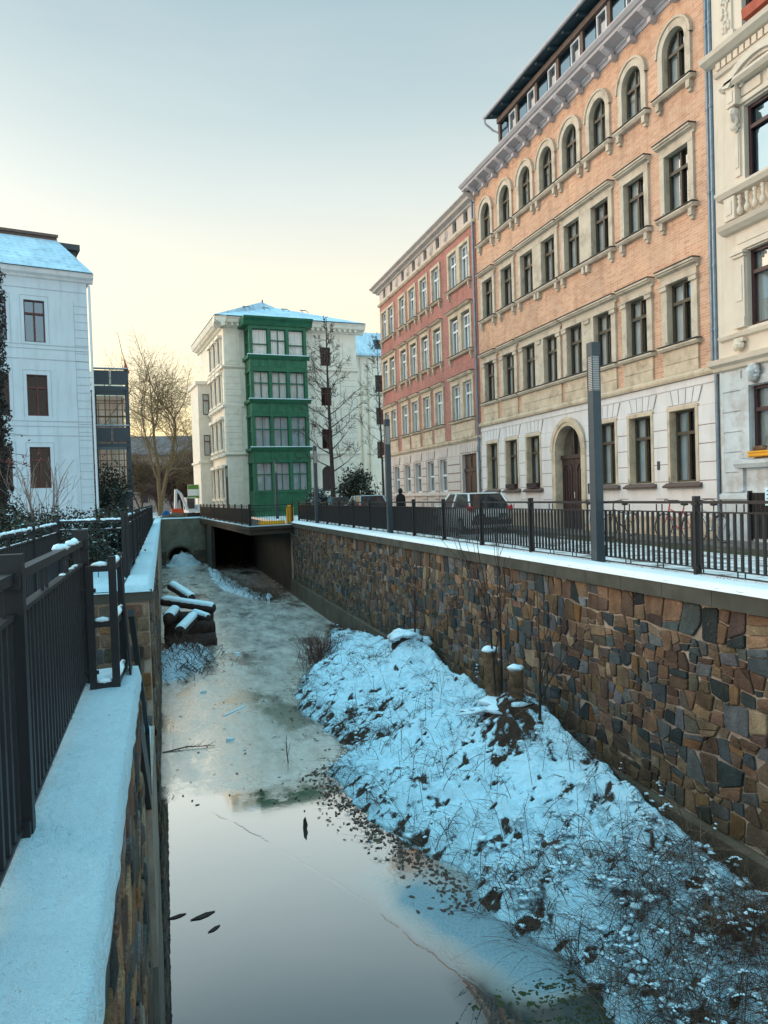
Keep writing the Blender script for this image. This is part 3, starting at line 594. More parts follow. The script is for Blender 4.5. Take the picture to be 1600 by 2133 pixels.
# left front
mb = MB(); mb.face([(0, 0, 0), (0, 12, 0), (0, 12, 16.3), (0, 0, 16.3)])
for k in range(3):
    for z, h in ((1.7, 2.4), (5.9, 2.3), (9.9, 2.1), (13.2, 1.9)):
        y = 1.6+k*2.1; mb.box(-.03, .0, y-.5, y+.5, z, z+h, 1); mb.box(-.16, 0, y-.72, y-.52, z-.1, z+h+.1); mb.box(-.16, 0, y+.52, y+.72, z-.1, z+h+.1); mb.box(-.35, 0, y-.85, y+.85, z+h+.15, z+h+.4); mb.box(-.28, 0, y-.8, y+.8, z-.28, z-.1)
        mb.blob((-.18, y-.65, z-.55), (.14, .12, .22), 0, .3, k, 6, 4); mb.blob((-.18, y+.65, z-.55), (.14, .12, .22), 0, .3, k, 6, 4)
for i in range(9): mb.box(-.07, 0, .05, .7, .35+i*.52, .84+i*.52)
for i in range(13): mb.box(-.07, 0, .05, .7, 5.62+i*.52, 6.11+i*.52)
for z in (5.3, 9.42, 12.7): mb.box(-.25, 0, -.1, 7.4, z-.08, z+.14)
mb.prism([(.0, 16.0), (-.2, 16.0), (-.25, 16.25), (-.65, 16.4), (-.8, 16.78), (.2, 16.85)], -.8, 13, 'y')
for i in range(24): mb.box(-.55, -.1, .2+i*.52, .42+i*.52, 16.12, 16.36)
mb.build('side_front', [M['villa_trim'], M['room']], T)
mb = MB(); mb.box(-1.1, 3, 7.5, 12, 0, 12.4); mb.box(-1.3, 3, 7.35, 12.1, 12.3, 12.6)
for z in (2.0, 5.6, 9.4): mb.box(-.75, -.1, 7.44, 7.5, z-.1, z+2.1)
mb.box(-1.25, 3, 7.4, 12, 5.0, 5.2)
mb.build('side_wing', M['villa_trim'], T)
pv = window(T, .55, 1.9, M['red_frame'], .0, mull=0); pv.location = (-.42, 7.43, 5.7); dup(pv, T, (-.42, 7.43, 9.5))
mb = MB(); A = [(-.82, -.86), (Wv+.72, -.86), (Wv+.72, 13), (-.82, 13)]; a, b = (4.7, 5.2, 19.75), (6.4, 7.0, 19.75)
mb.face([(*A[0], 16.86), (*A[1], 16.86), b, a]); mb.face([(*A[1], 16.86), (*A[2], 16.86), b]); mb.face([(*A[2], 16.86), (*A[3], 16.86), a, b]); mb.face([(*A[3], 16.86), (*A[0], 16.86), a])
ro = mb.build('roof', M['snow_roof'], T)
for i in range(4):
    x = 2.3+i*1.75; mb = MB(); zr = lambda y: 16.86+(y+.86)*.4769
    for (xa, xb, ya, yb) in ((x, x+.6, 2.6, 2.72), (x, x+.08, 1.9, 2.72), (x+.52, x+.6, 1.9, 2.72)): mb.face([(xa, ya, zr(ya)+.05), (xb, ya, zr(ya)+.05), (xb, yb, zr(yb)+.05), (xa, yb, zr(yb)+.05)]); mb.face([(xa, ya, zr(ya)), (xb, ya, zr(ya)), (xb, ya, zr(ya)+.05), (xa, ya, zr(ya)+.05)])
    mb.build('skylight', M['slate_dark'], ro)
mb = MB(); mb.tube([(4.75, 5.25, 19.7), (4.75, 5.25, 19.95)], .06, 6); mb.build('roof_finial', M['slate_dark'], ro)
for z, h in ((5.75, 1.75), (9.5, 1.7), (13.1, 1.65)):
    o = window(T, .95, h, M['red_frame'], .25, curt=None, glass='glass_dark'); o.location = (8.93, 0, z)
mb = MB(); mb.box(8.33, 9.37, .2, .28, 2.0, 4.2); mb.build('door', M['door_dark'], T)
# bay tower
bx0, bx1, by = 1.75, 6.65, -2.0; cols = []
mb = MB(); mb.box(bx0+.1, bx1-.1, by+.1, 0, 0, .5)
for (z0, z1) in ((4.5, 5.75), (8.35, 9.75), (12.1, 13.4)):
    mb.box(bx0+.02, bx1-.02, by+.02, 0, z0, z1)
    for i in range(7): xx = bx0+.18+i*.69; mb.box(xx, xx+.5, by-.01, by+.02, z0+.38, z1-.42)
    mb.prism([(by+.02, z1-.3), (by-.05, z1-.3), (by-.22, z1-.08), (by-.25, z1), (by+.02, z1+.02)], bx0-.2, bx1+.2, 'x'); mb.box(bx0-.2, bx0+.02, by+.02, 0, z1-.25, z1)
    mb.box(bx0-.06, bx1+.06, by-.06, 0, z0, z0+.14)
mb.box(bx0, bx1, by, 0, 15.62, 15.9); mb.prism([(by+.02, 15.9), (by-.1, 15.9), (by-.25, 16.2), (by-.5, 16.4), (by-.55, 16.55), (.0, 16.62), (.0, 15.9)], bx0-.5, bx1+.5, 'x')
for i in range(26): xx = bx0+.1+i*.185; mb.box(xx, xx+.13, by-.0, by+.05, .55, 1.9)
mb.box(bx0, bx1, by+.04, 0, .5, 2.0); mb.box(bx0-.03, bx1+.03, by-.03, 0, 1.98, 2.12)
for i in range(4):
    xx = bx0 + i*(bx1-bx0-.26)/3; mb.box(xx, xx+.26, by-.02, by+.28, 2.0, 15.7)
mb.box(bx0, bx0+.25, -.3, 0, 0, 15.7); mb.box(bx1-.25, bx1, -.3, 0, 0, 15.7)
BT = mb.build('bay_tower', M['green_paint'], T)
mb = MB()
for z1 in (5.76, 9.76, 13.41): mb.box(bx0-.2, bx1+.2, by-.24, by+.0, z1+.02, z1+.08)
mb.build('snow_ledge', M['snow'], BT)
mb = MB(); mb.box(bx0+.5, bx1-.3, by+.42, by+.46, .5, 15.6); mb.box(bx0+.3, bx0+.34, by+.46, -.3, .5, 15.6); mb.build('bay_interior', M['sheer'], BT)
cw = (bx1-bx0-.26)/3
for lv, (z0, z1) in enumerate(((2.12, 4.5), (5.78, 8.35), (9.78, 12.1), (13.43, 15.62))):
    for i in range(3):
        o = window(BT, cw-.26, z1-z0, M['green_paint'], .2, False, 0 if (lv == 3 and i != 1) else 1, (.42 if (lv == 3 and i != 1) else .58), curt='sheer' if lv > 1 else 'curtain', cw=.5 if lv > 1 else (.30, .18, .42)[i], glass='glass_clear' if lv > 1 else 'glass', t=.06, name='bay_window'); o.location = (bx0+.26+cw*i+(cw-.26)/2, by+.02, z0)
    o = window(BT, 1.4, z1-z0, M['green_paint'], .12, False, 1, .55, curt='sheer' if lv > 1 else 'curtain', cw=.5 if lv > 1 else (.30, .18, .42)[i], glass='glass_clear' if lv > 1 else 'glass', t=.06, name='bay_window'); o.location = (bx0+.02, -1.0, z0); o.rotation_euler = (0, 0, R(-90))
# ------------------------------------------------------------------ rear cream house between villa and red brick
T = thing('apartment_building', (18.6, 76, 0), R(3), 'plain cream house with a snowy mansard roof, between the villa and the red brick building', 'building')
mb = MB(); band(mb, 0, 12, 0, 5.0, [], .2)
for z in (5.4, 9.0, 12.45): band(mb, 0, 12, z-.4, z+3.2 if z < 12 else 16.2, [(3.95, .9, z, z+1.8, False), (6.2, .9, z, z+1.8, False)], .2)
shell(mb, 0, 12, 9, 0, 16.2); mb.box(.02, 11.98, .8, .82, .1, 16, 1); mb.build('wall', [M['villa_render'], M['room']], T)
pw = window(T, .9, 1.8, M['red_frame'], .18, glass='glass_dark', curt=None); pw.location = (3.95, 0, 5.4)
for z in (5.4, 9.0, 12.45):
    for x in (3.95, 6.2):
        if (x, z) != (3.95, 5.4): dup(pw, T, (x, 0, z))
mb = MB(); mb.prism([(-.4, 16.2), (-.4, 16.4), (1.3, 19.0), (8, 19.4), (9.3, 16.2)], -.2, 12, 'x'); ro = mb.build('roof', M['snow_roof'], T)
mb = MB(); mb.prism([(-.06, 17.0), (-.02, 17.0), (.72, 18.1), (.68, 18.14)], 3.6, 4.4, 'x'); mb.build('skylight', M['slate_dark'], ro)
mb = MB(); mb.tube([(1.9, -.12, 0), (1.9, -.12, 16)], .09, 6); mb.tube([(2.7, -.12, 3), (2.7, -.12, 16)], .09, 6); mb.build('downpipe', M['cream_trim'], T)
# ------------------------------------------------------------------ white house on the left
T = thing('white_house', (-3.26, 40, 0), R(14), 'plain white house with dark red window frames and a snowy roof, on the left', 'building')
HW = 14.0; wx = [-2.42-1.58*0, -4.1, -5.8, -7.5, -9.2, -10.9]; wx[0] = -2.42
mb = MB()
for (a, b, z, h) in ((0, 5.5, 2.35, 2.0), (5.5, 9.1, 5.85, 2.0), (9.1, 13.0, 9.42, 2.02)):
    band(mb, -HW, 0, a, b, [(x, .92, z, z+h, False) for x in wx], .2)
shell(mb, -HW, 0, 10, 0, 13.0); mb.box(-HW+.02, -.02, 1.0, 1.02, .1, 12.9, 1); [mb.box(-HW+.02, -.02, .3, 1.0, z, z+.1, 1) for z in (5.4, 9.0, 12.8)]
mb.build('wall', [M['white_house'], M['room']], T)
mb = MB()
for z in (12.0, 9.3, 9.1, 8.6, 5.6, 5.35, 4.9): mb.box(-HW, -.02, -.012, 0, z-.018, z+.018, 0)
for i in range(29):
    z = .8+i*.39
    if z < 11.6: mb.box(-.62, -.0, -.012, 0, z-.012, z+.012)
mb.box(-.64, -.62, -.012, 0, .6, 11.6)
for x in wx:
    for (z, h) in ((2.35, 2.0), (5.85, 2.0), (9.42, 2.02)):
        for s in (-1, 1): mb.box(x+s*.62-.01, x+s*.62+.01, -.012, 0, z-.05, z+h+.2)
        mb.box(x-.62, x+.62, -.012, 0, z+h+.2, z+h+.22)
mb.build('groove_line', M['house_joint'], T)
mb = MB(); mb.prism([(.01, 12.5), (-.08, 12.52), (-.14, 12.62), (-.30, 12.7), (-.36, 12.86), (-.42, 12.9), (.1, 12.98), (.1, 12.5)], -HW, .3, 'x'); mb.prism([(.0, 12.5), (.1, 12.52), (.14, 12.62), (.28, 12.7), (.32, 12.9), (-.05, 12.98), (-.05, 12.5)], .1, 10, 'y'); mb.build('cornice', M['white_render'], T)
pw = window(T, .92, 2.02, M['red_frame'], .18, curt=None, glass='glass_mirror'); pw.location = (wx[0], 0, 9.42)
for x in wx[1:]: dup(pw, T, (x, 0, 9.42))
pw = window(T, .92, 2.0, M['red_frame'], .18, curt=None, glass='glass_dark'); pw.location = (wx[0], 0, 5.85)
for z in (2.35, 5.85):
    for x in wx:
        if (x, z) != (wx[0], 5.85): dup(pw, T, (x, 0, z))
mb = MB(); mb.face([(-HW, -.4, 12.95), (.28, -.4, 12.95), (-1.0, 2.0, 15.1), (-HW, 2.0, 15.1)]); mb.face([(.28, -.4, 12.95), (.28, 10, 12.95), (-1.0, 8, 15.1), (-1.0, 2.0, 15.1)]); mb.face([(-HW, 10, 12.95), (.28, 10, 12.95), (-1.0, 8, 15.1), (-HW, 8, 15.1)])
ro = mb.build('roof', M['snow_roof'], T)
mb = MB(); mb.box(-HW, -1.0, 2.0, 8, 15.0, 15.34); mb.box(-HW, -.95, 1.9, 2.0, 15.25, 15.38); mb.build('roof_terrace', M['timber_brown'], ro)
mb = MB(); mb.box(-1.0, .06, 3.0, 6.6, 13.1, 15.0, 0); mb.prism([(2.8, 15.0), (6.8, 15.0), (6.8, 15.25), (2.8, 15.3)], -1.3, .22, 'x', 0); mb.tube([(.16, 3.9, 15.08), (.16, 3.9, 14.75), (.05, 3.95, 14.55), (.02, 3.95, 13.4)], .05, 6); mb.build('dormer', M['slate_dark'], ro)
mb = MB(); mb.tube([(.12, -.06, .2), (.12, -.06, 12.4)], .06, 8); mb.build('downpipe', M['white_frame'], T)
# balcony tower
T = thing('balcony_tower', (-3.35, 43, 0), R(4), 'dark steel balcony tower with three balconies on the right side of the white house', 'balcony')
for z in (1.3, 4.9, 8.0):
    b_ = MB(); b_.box(0, 1.72, 0, 2.2, z-.32, z-.12); b_.box(0, .82, 0, .04, z-.02, z+.72); b_.box(.90, 1.72, 0, .04, z-.02, z+.72); b_.box(1.68, 1.72, .04, 2.2, z-.02, z+.72); b_.box(0, 1.75, -.02, .05, z+.78, z+.83)
    for x in (.02, .86, 1.7): b_.box(x-.02, x+.02, .05, .09, z-.3, z+.8)
    bo = b_.build('balcony', M['lamp_grey'], T); s_ = MB(); s_.box(0, 1.75, -.03, .06, z+.835, z+.87); s_.build('snow', M['snow'], bo)
mb = MB(); mb.box(1.64, 1.80, .1, .26, 0, 8.8); mb.box(1.64, 1.80, 1.9, 2.06, 0, 8.0); mb.box(.0, .12, 1.9, 2.06, 0, 8.0); mb.build('column', M['lamp_grey'], T)
q = MB(); q.tube([(0, 0, 0), (-.05, 0, .5), (-.22, 0, 1.2), (-.38, 0, 2.1), (-.45, 0, 2.35), (-.52, 0, 2.3), (-.53, 0, 2.05)], [.02, .02, .018, .012, .008, .006, .006], 6, 0)
q.prism([(.03, 0.0), (.14, .05), (-.05, .65), (-.16, 1.0), (-.12, .55), (-.16, .1)], -.03, .03, 'y', 1)
o = q.build('flag', [M['bark_warm'], mat('flag_red', (.55, .12, .07), .8)], None, loc=(-1.62, 43.4, 8.6)); tag(o, 'folded red flag on a bent pole at the top balcony', 'flag')
# ------------------------------------------------------------------ far buildings
T = thing('scaffolded_building', (-10.3, 62, 0), R(2), 'pale brown facade wrapped in scaffolding, seen between the steel balconies', 'building')
mb = MB(); mb.box(0, 7.6, 0, 8, 0, 9.6); mb.box(-.2, 7.7, -.3, 8, 9.6, 9.9)
for z in (1.5, 4.6, 7.2):
    for x in (1.2, 3.2, 5.2, 6.8): mb.box(x-.3, x+.3, -.03, 0, z, z+1.3, 1)
mb.prism([(-.3, 9.9), (8, 9.9), (4, 12.5)], -.2, 7.6, 'x', 2)
mb.build('wall', [mat('scaffold_wall', (.72, .56, .45), .9, .2, .7, .01, 8, dirt=(.45, .32, .25), dirtsc=.6, dthr=.48, streak=.6), M['sandstone_grey'], M['sandstone']], T)
mb = MB()
rs = random.Random(4)
for i in range(19): x = -.2+i*.43+rs.uniform(-.06, .06); [mb.tube([(x, yy, 0), (x+rs.uniform(-.03, .03), yy, rs.uniform(9, 11))], .026, 5) for yy in (-.5, -1.3)]
for k in range(26): x, z = rs.uniform(0, 7), rs.uniform(.5, 9); mb.tube([(x, -1.34, z), (x+rs.uniform(.4, 1.6), -1.34, z+rs.uniform(-.8, .8))], .022, 5); mb.box(x, x+rs.uniform(.4, 1.3), -1.1, -.9, z, z+.05)
for k in range(6):
    z = .4+k*1.95; mb.box(-.3, 7.8, -1.3, -.5, z, z+.05, 0)
    for dz in (.5, 1.0): mb.tube([(-.3, -1.3, z+dz), (7.8, -1.3, z+dz)], .028, 5)
for k in range(5): mb.tube([(.6+k*1.5, -1.35, .4+k*1.95), (2.2+k*1.5, -1.35, 2.35+k*1.95)], .028, 5)
mb.build('scaffold', M['bark_warm'], T)
T = thing('row_house', (-8, 112, 0), R(-2), 'long low brown row house far behind the bare plane tree', 'building')
mb = MB(); mb.box(0, 13.2, 0, 10, 0, 8.2)
for z in (1.5, 4.8):
    for i in range(6): x = 1.3+i*2.1; mb.box(x-.5, x+.5, -.04, 0, z, z+1.7, 1)
mb.build('wall', [mat('far_wall', (.34, .24, .20), .9, .2, .8), M['room']], T)
mb = MB(); mb.prism([(-.4, 8.2), (10.4, 8.2), (10.4, 8.4), (5, 11.4), (-.4, 8.4)], -.2, 13.3, 'x'); mb.build('roof', mat('far_roof', (.16, .125, .125), .9, .25, 1.5), T)
# ------------------------------------------------------------------ ground, street, canal
ZW = -3.9
mb = MB()
def sheet(x0, x1, y0, y1, z): mb.face([(x0, y0, z), (x1, y0, z), (x1, y1, z), (x0, y1, z)])
sheet(-600, -1.75, -600, 900, 0); sheet(-1.75, -.5, -600, -14, 0); sheet(-1.75, -.5, 12.2, 900, 0); sheet(-.5, 7.2, 66.6, 900, 0); sheet(7.2, 700, -600, 900, -.006); sheet(-.5, 7.2, -600, -14, 0)
g_m, t, b = principled('snowy_ground'); co = texco(t)
c1 = mixc(t, ramp(t, [(.42, (0, 0, 0)), (.52, (1, 1, 1))], noi(t, co, .8, 7, .62)).outputs[0], (.10, .085, .07), (.70, .80, .86)); t.links.new(c1, b.inputs['Base Color']); b.inputs['Roughness'].default_value = .85; bump(t, b, noi(t, co, 6, 5), .04)
tag(mb.build('ground', g_m), kind='structure')
st_m, t, b = principled('cobbled_street'); co = texco(t)
vo = t.nodes.new('ShaderNodeTexVoronoi'); vo.feature = 'DISTANCE_TO_EDGE'; t.links.new(co, vo.inputs[0]); vo.inputs['Scale'].default_value = 6
gr = ramp(t, [(.02, (.03, .028, .026)), (.12, (.13, .11, .10))], vo.outputs[0]).outputs[0]
sn = ramp(t, [(.38, (0, 0, 0)), (.54, (1, 1, 1))], noi(t, texco(t, (1.6, .8, 1)), 1.6, 7, .65)).outputs[0]
c1 = mixc(t, sn, gr, (.74, .72, .71)); t.links.new(c1, b.inputs['Base Color']); b.inputs['Roughness'].default_value = .7; bump(t, b, vo.outputs[0], .02)
mb = MB(); sheet(7.6, 12.2, -20, 66, 0); sheet(4.2, 60, 66, 100, .004); tag(mb.build('street', st_m), kind='structure')
pv_m = mat('pavement_slabs', (.15, .125, .105), .85, .3, 2, .006, 20, dirt=(.5, .5, .5), dirtsc=.8, dthr=.56)
mb = MB(); mb.box(12.2, 13.9, -10, 62, -.02, .07); tag(mb.build('pavement', pv_m), kind='structure')
mb = MB(); mb.box(12.0, 12.195, -10, 62, -.02, .075); tag(mb.build('kerb', M['coping']), kind='structure')
mb = MB()
for i in range(70):
    y = 5+random.random()*30; x = 11.75+random.gauss(0, .12); mb.blob((x, y, 0), (random.uniform(.1, .3), random.uniform(.3, 1.0), .03), 0, .4, i, 7, 4)
tag(mb.build('moss', mat('moss', (.05, .05, .015), .9, .4, 6, .01)), kind='stuff')
# water and ice
wm = bpy.data.materials.new('water_ice'); wm.use_nodes = True; t = wm.node_tree; t.nodes.clear(); n = t.nodes.new; l = t.links.new
co = texco(t); sp = n('ShaderNodeSeparateXYZ'); l(co, sp.inputs[0]); X_, Y_ = sp.outputs[0], sp.outputs[1]
wob = mth(t, 'MULTIPLY', mth(t, 'SUBTRACT', noi(t, co, .9, 6, .6), .5), 3.0)
# frozen, snow dusted part further up
edge = mth(t, 'ADD', mth(t, 'SUBTRACT', mth(t, 'ADD', Y_, mth(t, 'MULTIPLY', X_, .35)), 13.95), mth(t, 'ADD', mth(t, 'MULTIPLY', wob, 1.1), mth(t, 'MULTIPLY', mth(t, 'SUBTRACT', noi(t, co, 3.1, 6, .65), .5), 2.2)))
ice = mth(t, 'MAXIMUM', mth(t, 'MULTIPLY', edge, .9, True), 0.0)
# thin clear film: its edge curves across the open water to the bank
se = mth(t, 'SUBTRACT', X_, mth(t, 'MULTIPLY', mth(t, 'POWER', mth(t, 'MAXIMUM', mth(t, 'SUBTRACT', 13.7, Y_), 0.0), .7), .85)); se = mth(t, 'ADD', se, mth(t, 'MULTIPLY', wob, .10)); se = mth(t, 'ADD', se, mth(t, 'MULTIPLY', mth(t, 'SUBTRACT', noi(t, co, 5, 5, .6), .5), .12))
film = mth(t, 'MULTIPLY', se, 9, True)
# bluish frosted patch between the film edge and the bank
pat = mth(t, 'MULTIPLY', mth(t, 'MULTIPLY', mth(t, 'SUBTRACT', se, .02), 2.0, True), mth(t, 'MULTIPLY', mth(t, 'SUBTRACT', mth(t, 'ADD', 10.5, wob), Y_), .7, True))
pat = mth(t, 'MULTIPLY', pat, mth(t, 'MULTIPLY', mth(t, 'SUBTRACT', mth(t, 'ADD', Y_, mth(t, 'MULTIPLY', wob, .25)), 6.85), 4, True))
fn = noi(t, co, 7, 8, .7); fn2 = noi(t, texco(t, (1, .35, 1)), 2.2, 7, .65)
melt = ramp(t, [(.37, (1,)*3), (.44, (0,)*3)], noi(t, texco(t, (1, .5, 1)), .62, 5, .55)).outputs[0]
frost = mth(t, 'MULTIPLY', mth(t, 'MULTIPLY', ice, mth(t, 'SUBTRACT', 1.0, mth(t, 'MULTIPLY', melt, .85))), ramp(t, [(.30, (.20,)*3), (.46, (.36,)*3), (.66, (.62,)*3)], fn2).outputs[0])
frost = mth(t, 'ADD', frost, mth(t, 'MULTIPLY', pat, .96), True)
ck = mth(t, 'MULTIPLY', ramp(t, [(.490, (0,)*3), (.4995, (1,)*3), (.5005, (1,)*3), (.510, (0,)*3)], mth(t, 'ADD', mth(t, 'MULTIPLY', se, .4), .5)).outputs[0], ramp(t, [(.40, (.0,)*3), (.55, (1,)*3)], noi(t, co, 1.7, 3)).outputs[0])
streak = ramp(t, [(.50, (0,)*3), (.62, (1,)*3)], noi(t, texco(t, (1.2, .5, 1)), 1.1, 8, .68)).outputs[0]
lw = n('ShaderNodeLayerWeight'); lw.inputs[0].default_value = .5
gf = ramp(t, [(0, (.06,)*3), (.30, (.14,)*3), (.42, (.31,)*3), (.54, (.64,)*3), (.66, (.88,)*3), (.80, (.95,)*3), (1, (1,)*3)], lw.outputs['Facing']).outputs[0]
gl = n('ShaderNodeBsdfGlossy'); gl.inputs['Color'].default_value = (.98, .97, .95, 1)
rg = mth(t, 'ADD', mth(t, 'MULTIPLY', ice, .07), mth(t, 'ADD', mth(t, 'MULTIPLY', film, .035), .012)); rg = mth(t, 'ADD', rg, mth(t, 'MULTIPLY', mth(t, 'MULTIPLY', mth(t, 'MULTIPLY', ice, fn2), mth(t, 'SUBTRACT', 1.0, melt)), .20)); l(rg, gl.inputs['Roughness'])
bp = n('ShaderNodeBump'); bp.inputs['Distance'].default_value = .006
hh = mth(t, 'ADD', mth(t, 'MULTIPLY', mth(t, 'ADD', ice, mth(t, 'MULTIPLY', film, .06)), mth(t, 'MULTIPLY', fn, .32)), mth(t, 'MULTIPLY', mth(t, 'MULTIPLY', ck, .15), -1)); pl = n('ShaderNodeTexVoronoi'); pl.feature = 'DISTANCE_TO_EDGE'; pl.inputs['Scale'].default_value = 2.1; l(texco(t, (1, .6, 1)), pl.inputs[0]); plf = ramp(t, [(0, (1,)*3), (.03, (0,)*3)], pl.outputs[0]).outputs[0]
hh = mth(t, 'ADD', hh, mth(t, 'MULTIPLY', mth(t, 'MULTIPLY', film, mth(t, 'MULTIPLY', plf, ramp(t, [(.5, (0,)*3), (.6, (1,)*3)], noi(t, co, .9, 3)).outputs[0])), .10))
hh = mth(t, 'ADD', hh, mth(t, 'MULTIPLY', noi(t, co, 2.5, 4), .10)); hh = mth(t, 'ADD', hh, mth(t, 'MULTIPLY', mth(t, 'MULTIPLY', pat, noi(t, co, 26, 3)), .8)); l(hh, bp.inputs['Height']); l(bp.outputs[0], gl.inputs['Normal'])
df = n('ShaderNodeBsdfDiffuse'); l(mixc(t, mth(t, 'MULTIPLY', ck, .5), mixc(t, ice, mixc(t, film, (.030, .036, .036), (.062, .068, .064)), (.13, .125, .11)), (.03, .03, .028)), df.inputs[0])
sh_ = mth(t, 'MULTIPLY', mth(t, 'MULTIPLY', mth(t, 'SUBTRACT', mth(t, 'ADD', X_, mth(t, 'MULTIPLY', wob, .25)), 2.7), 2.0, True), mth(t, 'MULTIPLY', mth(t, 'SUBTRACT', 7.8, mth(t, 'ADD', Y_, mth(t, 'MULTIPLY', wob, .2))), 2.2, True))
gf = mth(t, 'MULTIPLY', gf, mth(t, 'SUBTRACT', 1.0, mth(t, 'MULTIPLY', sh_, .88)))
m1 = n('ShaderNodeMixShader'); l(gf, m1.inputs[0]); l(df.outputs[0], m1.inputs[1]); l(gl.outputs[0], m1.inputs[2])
fr = n('ShaderNodeBsdfDiffuse'); l(mixc(t, pat, mixc(t, fn, (.54, .47, .42), (.86, .77, .69)), mixc(t, noi(t, co, 30, 4, .7), (.07, .11, .13), (.40, .50, .55))), fr.inputs[0]); l(bp.outputs[0], fr.inputs['Normal'])
wv_ = n('ShaderNodeVectorMath'); wv_.operation = 'ADD'; wn_ = n('ShaderNodeTexNoise'); l(co, wn_.inputs[0]); wn_.inputs['Scale'].default_value = 1.4; wn_.inputs['Detail'].default_value = 4; l(co, wv_.inputs[0]); l(wn_.outputs['Color'], wv_.inputs[1])
pl2 = n('ShaderNodeTexVoronoi'); pl2.feature = 'DISTANCE_TO_EDGE'; pl2.inputs['Scale'].default_value = .75; l(wv_.outputs[0], pl2.inputs[0])
cr2 = mth(t, 'MULTIPLY', mth(t, 'MULTIPLY', ramp(t, [(0, (1,)*3), (.022, (0,)*3)], pl2.outputs[0]).outputs[0], ice), ramp(t, [(.42, (0,)*3), (.58, (.75,)*3)], noi(t, co, .8, 3)).outputs[0])
frost = mth(t, 'MULTIPLY', frost, mth(t, 'SUBTRACT', 1.0, cr2))
m2 = n('ShaderNodeMixShader'); l(frost, m2.inputs[0]); l(m1.outputs[0], m2.inputs[1]); l(fr.outputs[0], m2.inputs[2])
ou = n('ShaderNodeOutputMaterial'); l(m2.outputs[0], ou.inputs[0])
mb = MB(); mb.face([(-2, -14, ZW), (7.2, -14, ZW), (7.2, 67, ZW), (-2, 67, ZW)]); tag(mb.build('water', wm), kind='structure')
# ------------------------------------------------------------------ masonry
PAL = [((.20, .115, .06), 5), ((.26, .16, .09), 4), ((.07, .095, .105), 3), ((.14, .155, .165), 4), ((.30, .22, .14), 4), ((.27, .15, .06), 2), ((.165, .095, .06), 4), ((.22, .13, .08), 3), ((.29, .125, .035), 1), ((.31, .205, .115), 3), ((.040, .060, .066), 4), ((.060, .085, .10), 3), ((.18, .19, .20), 3), ((.105, .066, .055), 3), ((.20, .135, .10), 2), ((.13, .115, .085), 2)]
PL = [c for c, k in PAL for _ in range(k)]
def stone_cells(u0, u1, v0, v1, rnd, sz=.80):
    """random rubble: wavy courses of slanted quads, some split, some with a knocked off corner"""
    H = []; v = v0
    while v < v1-.12: H.append(v); v += rnd.uniform(.27, .42)*sz
    H.append(v1); out = []
    def bnd(k, u):
        if k == 0 or k == len(H)-1: return H[k]
        return H[k] + .09*mnoise.noise(Vector((u*.8, k*3.7, 1)))*1.5 + .06*mnoise.noise(Vector((u*3.3, k*5.1, 4)))
    for k in range(len(H)-1):
        u = u0-rnd.random()*.3; sl = 0
        while u < u1:
            w = rnd.choice((rnd.uniform(.18, .28), rnd.uniform(.26, .40), rnd.uniform(.34, .54)))*sz; s2 = rnd.gauss(0, .035)
            a, b, c, d = u-sl, u+w-s2, u+w+s2, u+sl; j = lambda: rnd.gauss(0, .013)
            P = [(a, bnd(k, a)+j()), (b, bnd(k, b)+j()), (c, bnd(k+1, c)+j()), (d, bnd(k+1, d)+j())]
            if w > .34 and rnd.random() < .15: m_ = (b-a)*rnd.uniform(.35, .65)+a; P.insert(1, (m_, bnd(k, m_)+rnd.gauss(0, .03)))
            if w > .34 and rnd.random() < .15: m_ = (c-d)*rnd.uniform(.35, .65)+d; P.insert(len(P)-1, (m_, bnd(k+1, m_)+rnd.gauss(0, .03)))
            r = rnd.random(); mid = lambda p, q, f: (p[0]+(q[0]-p[0])*f, p[1]+(q[1]-p[1])*f)
            if len(P) == 4 and r < .04 and w > .3:
                f1, f2, g1, g2 = rnd.uniform(.22, .40), rnd.uniform(.22, .40), rnd.uniform(.58, .78), rnd.uniform(.58, .78); e1, h1, e2, h2 = mid(P[0], P[3], f1), mid(P[1], P[2], f2), mid(P[0], P[3], g1), mid(P[1], P[2], g2); out += [[P[0], P[1], h1, e1], [e1, h1, h2, e2], [e2, h2, P[2], P[3]]]
            elif len(P) == 4 and r < .62:
                f = rnd.uniform(.28, .72); g_ = min(.8, max(.2, f+rnd.gauss(0, .12))); e, h_ = mid(P[0], P[3], f), mid(P[1], P[2], g_); out += [[P[0], P[1], h_, e], [e, h_, P[2], P[3]]]
            elif len(P) == 4 and r < .9 and w > .2:
                c_ = rnd.randint(0, 3); p, q, s_ = P[c_], P[c_-1], P[(c_+1) % 4]; e, h_ = mid(p, q, rnd.uniform(.3, .6)), mid(p, s_, rnd.uniform(.3, .6)); Q = list(P); Q[c_:c_+1] = [e, h_]; out += [Q, [e, p, h_]] if rnd.random() < .6 else [Q]
            else: out.append(P)
            u += w; sl = s2
    return [[(max(u0, min(u1, x)), max(v0, min(v1, y))) for x, y in P] for P in out]
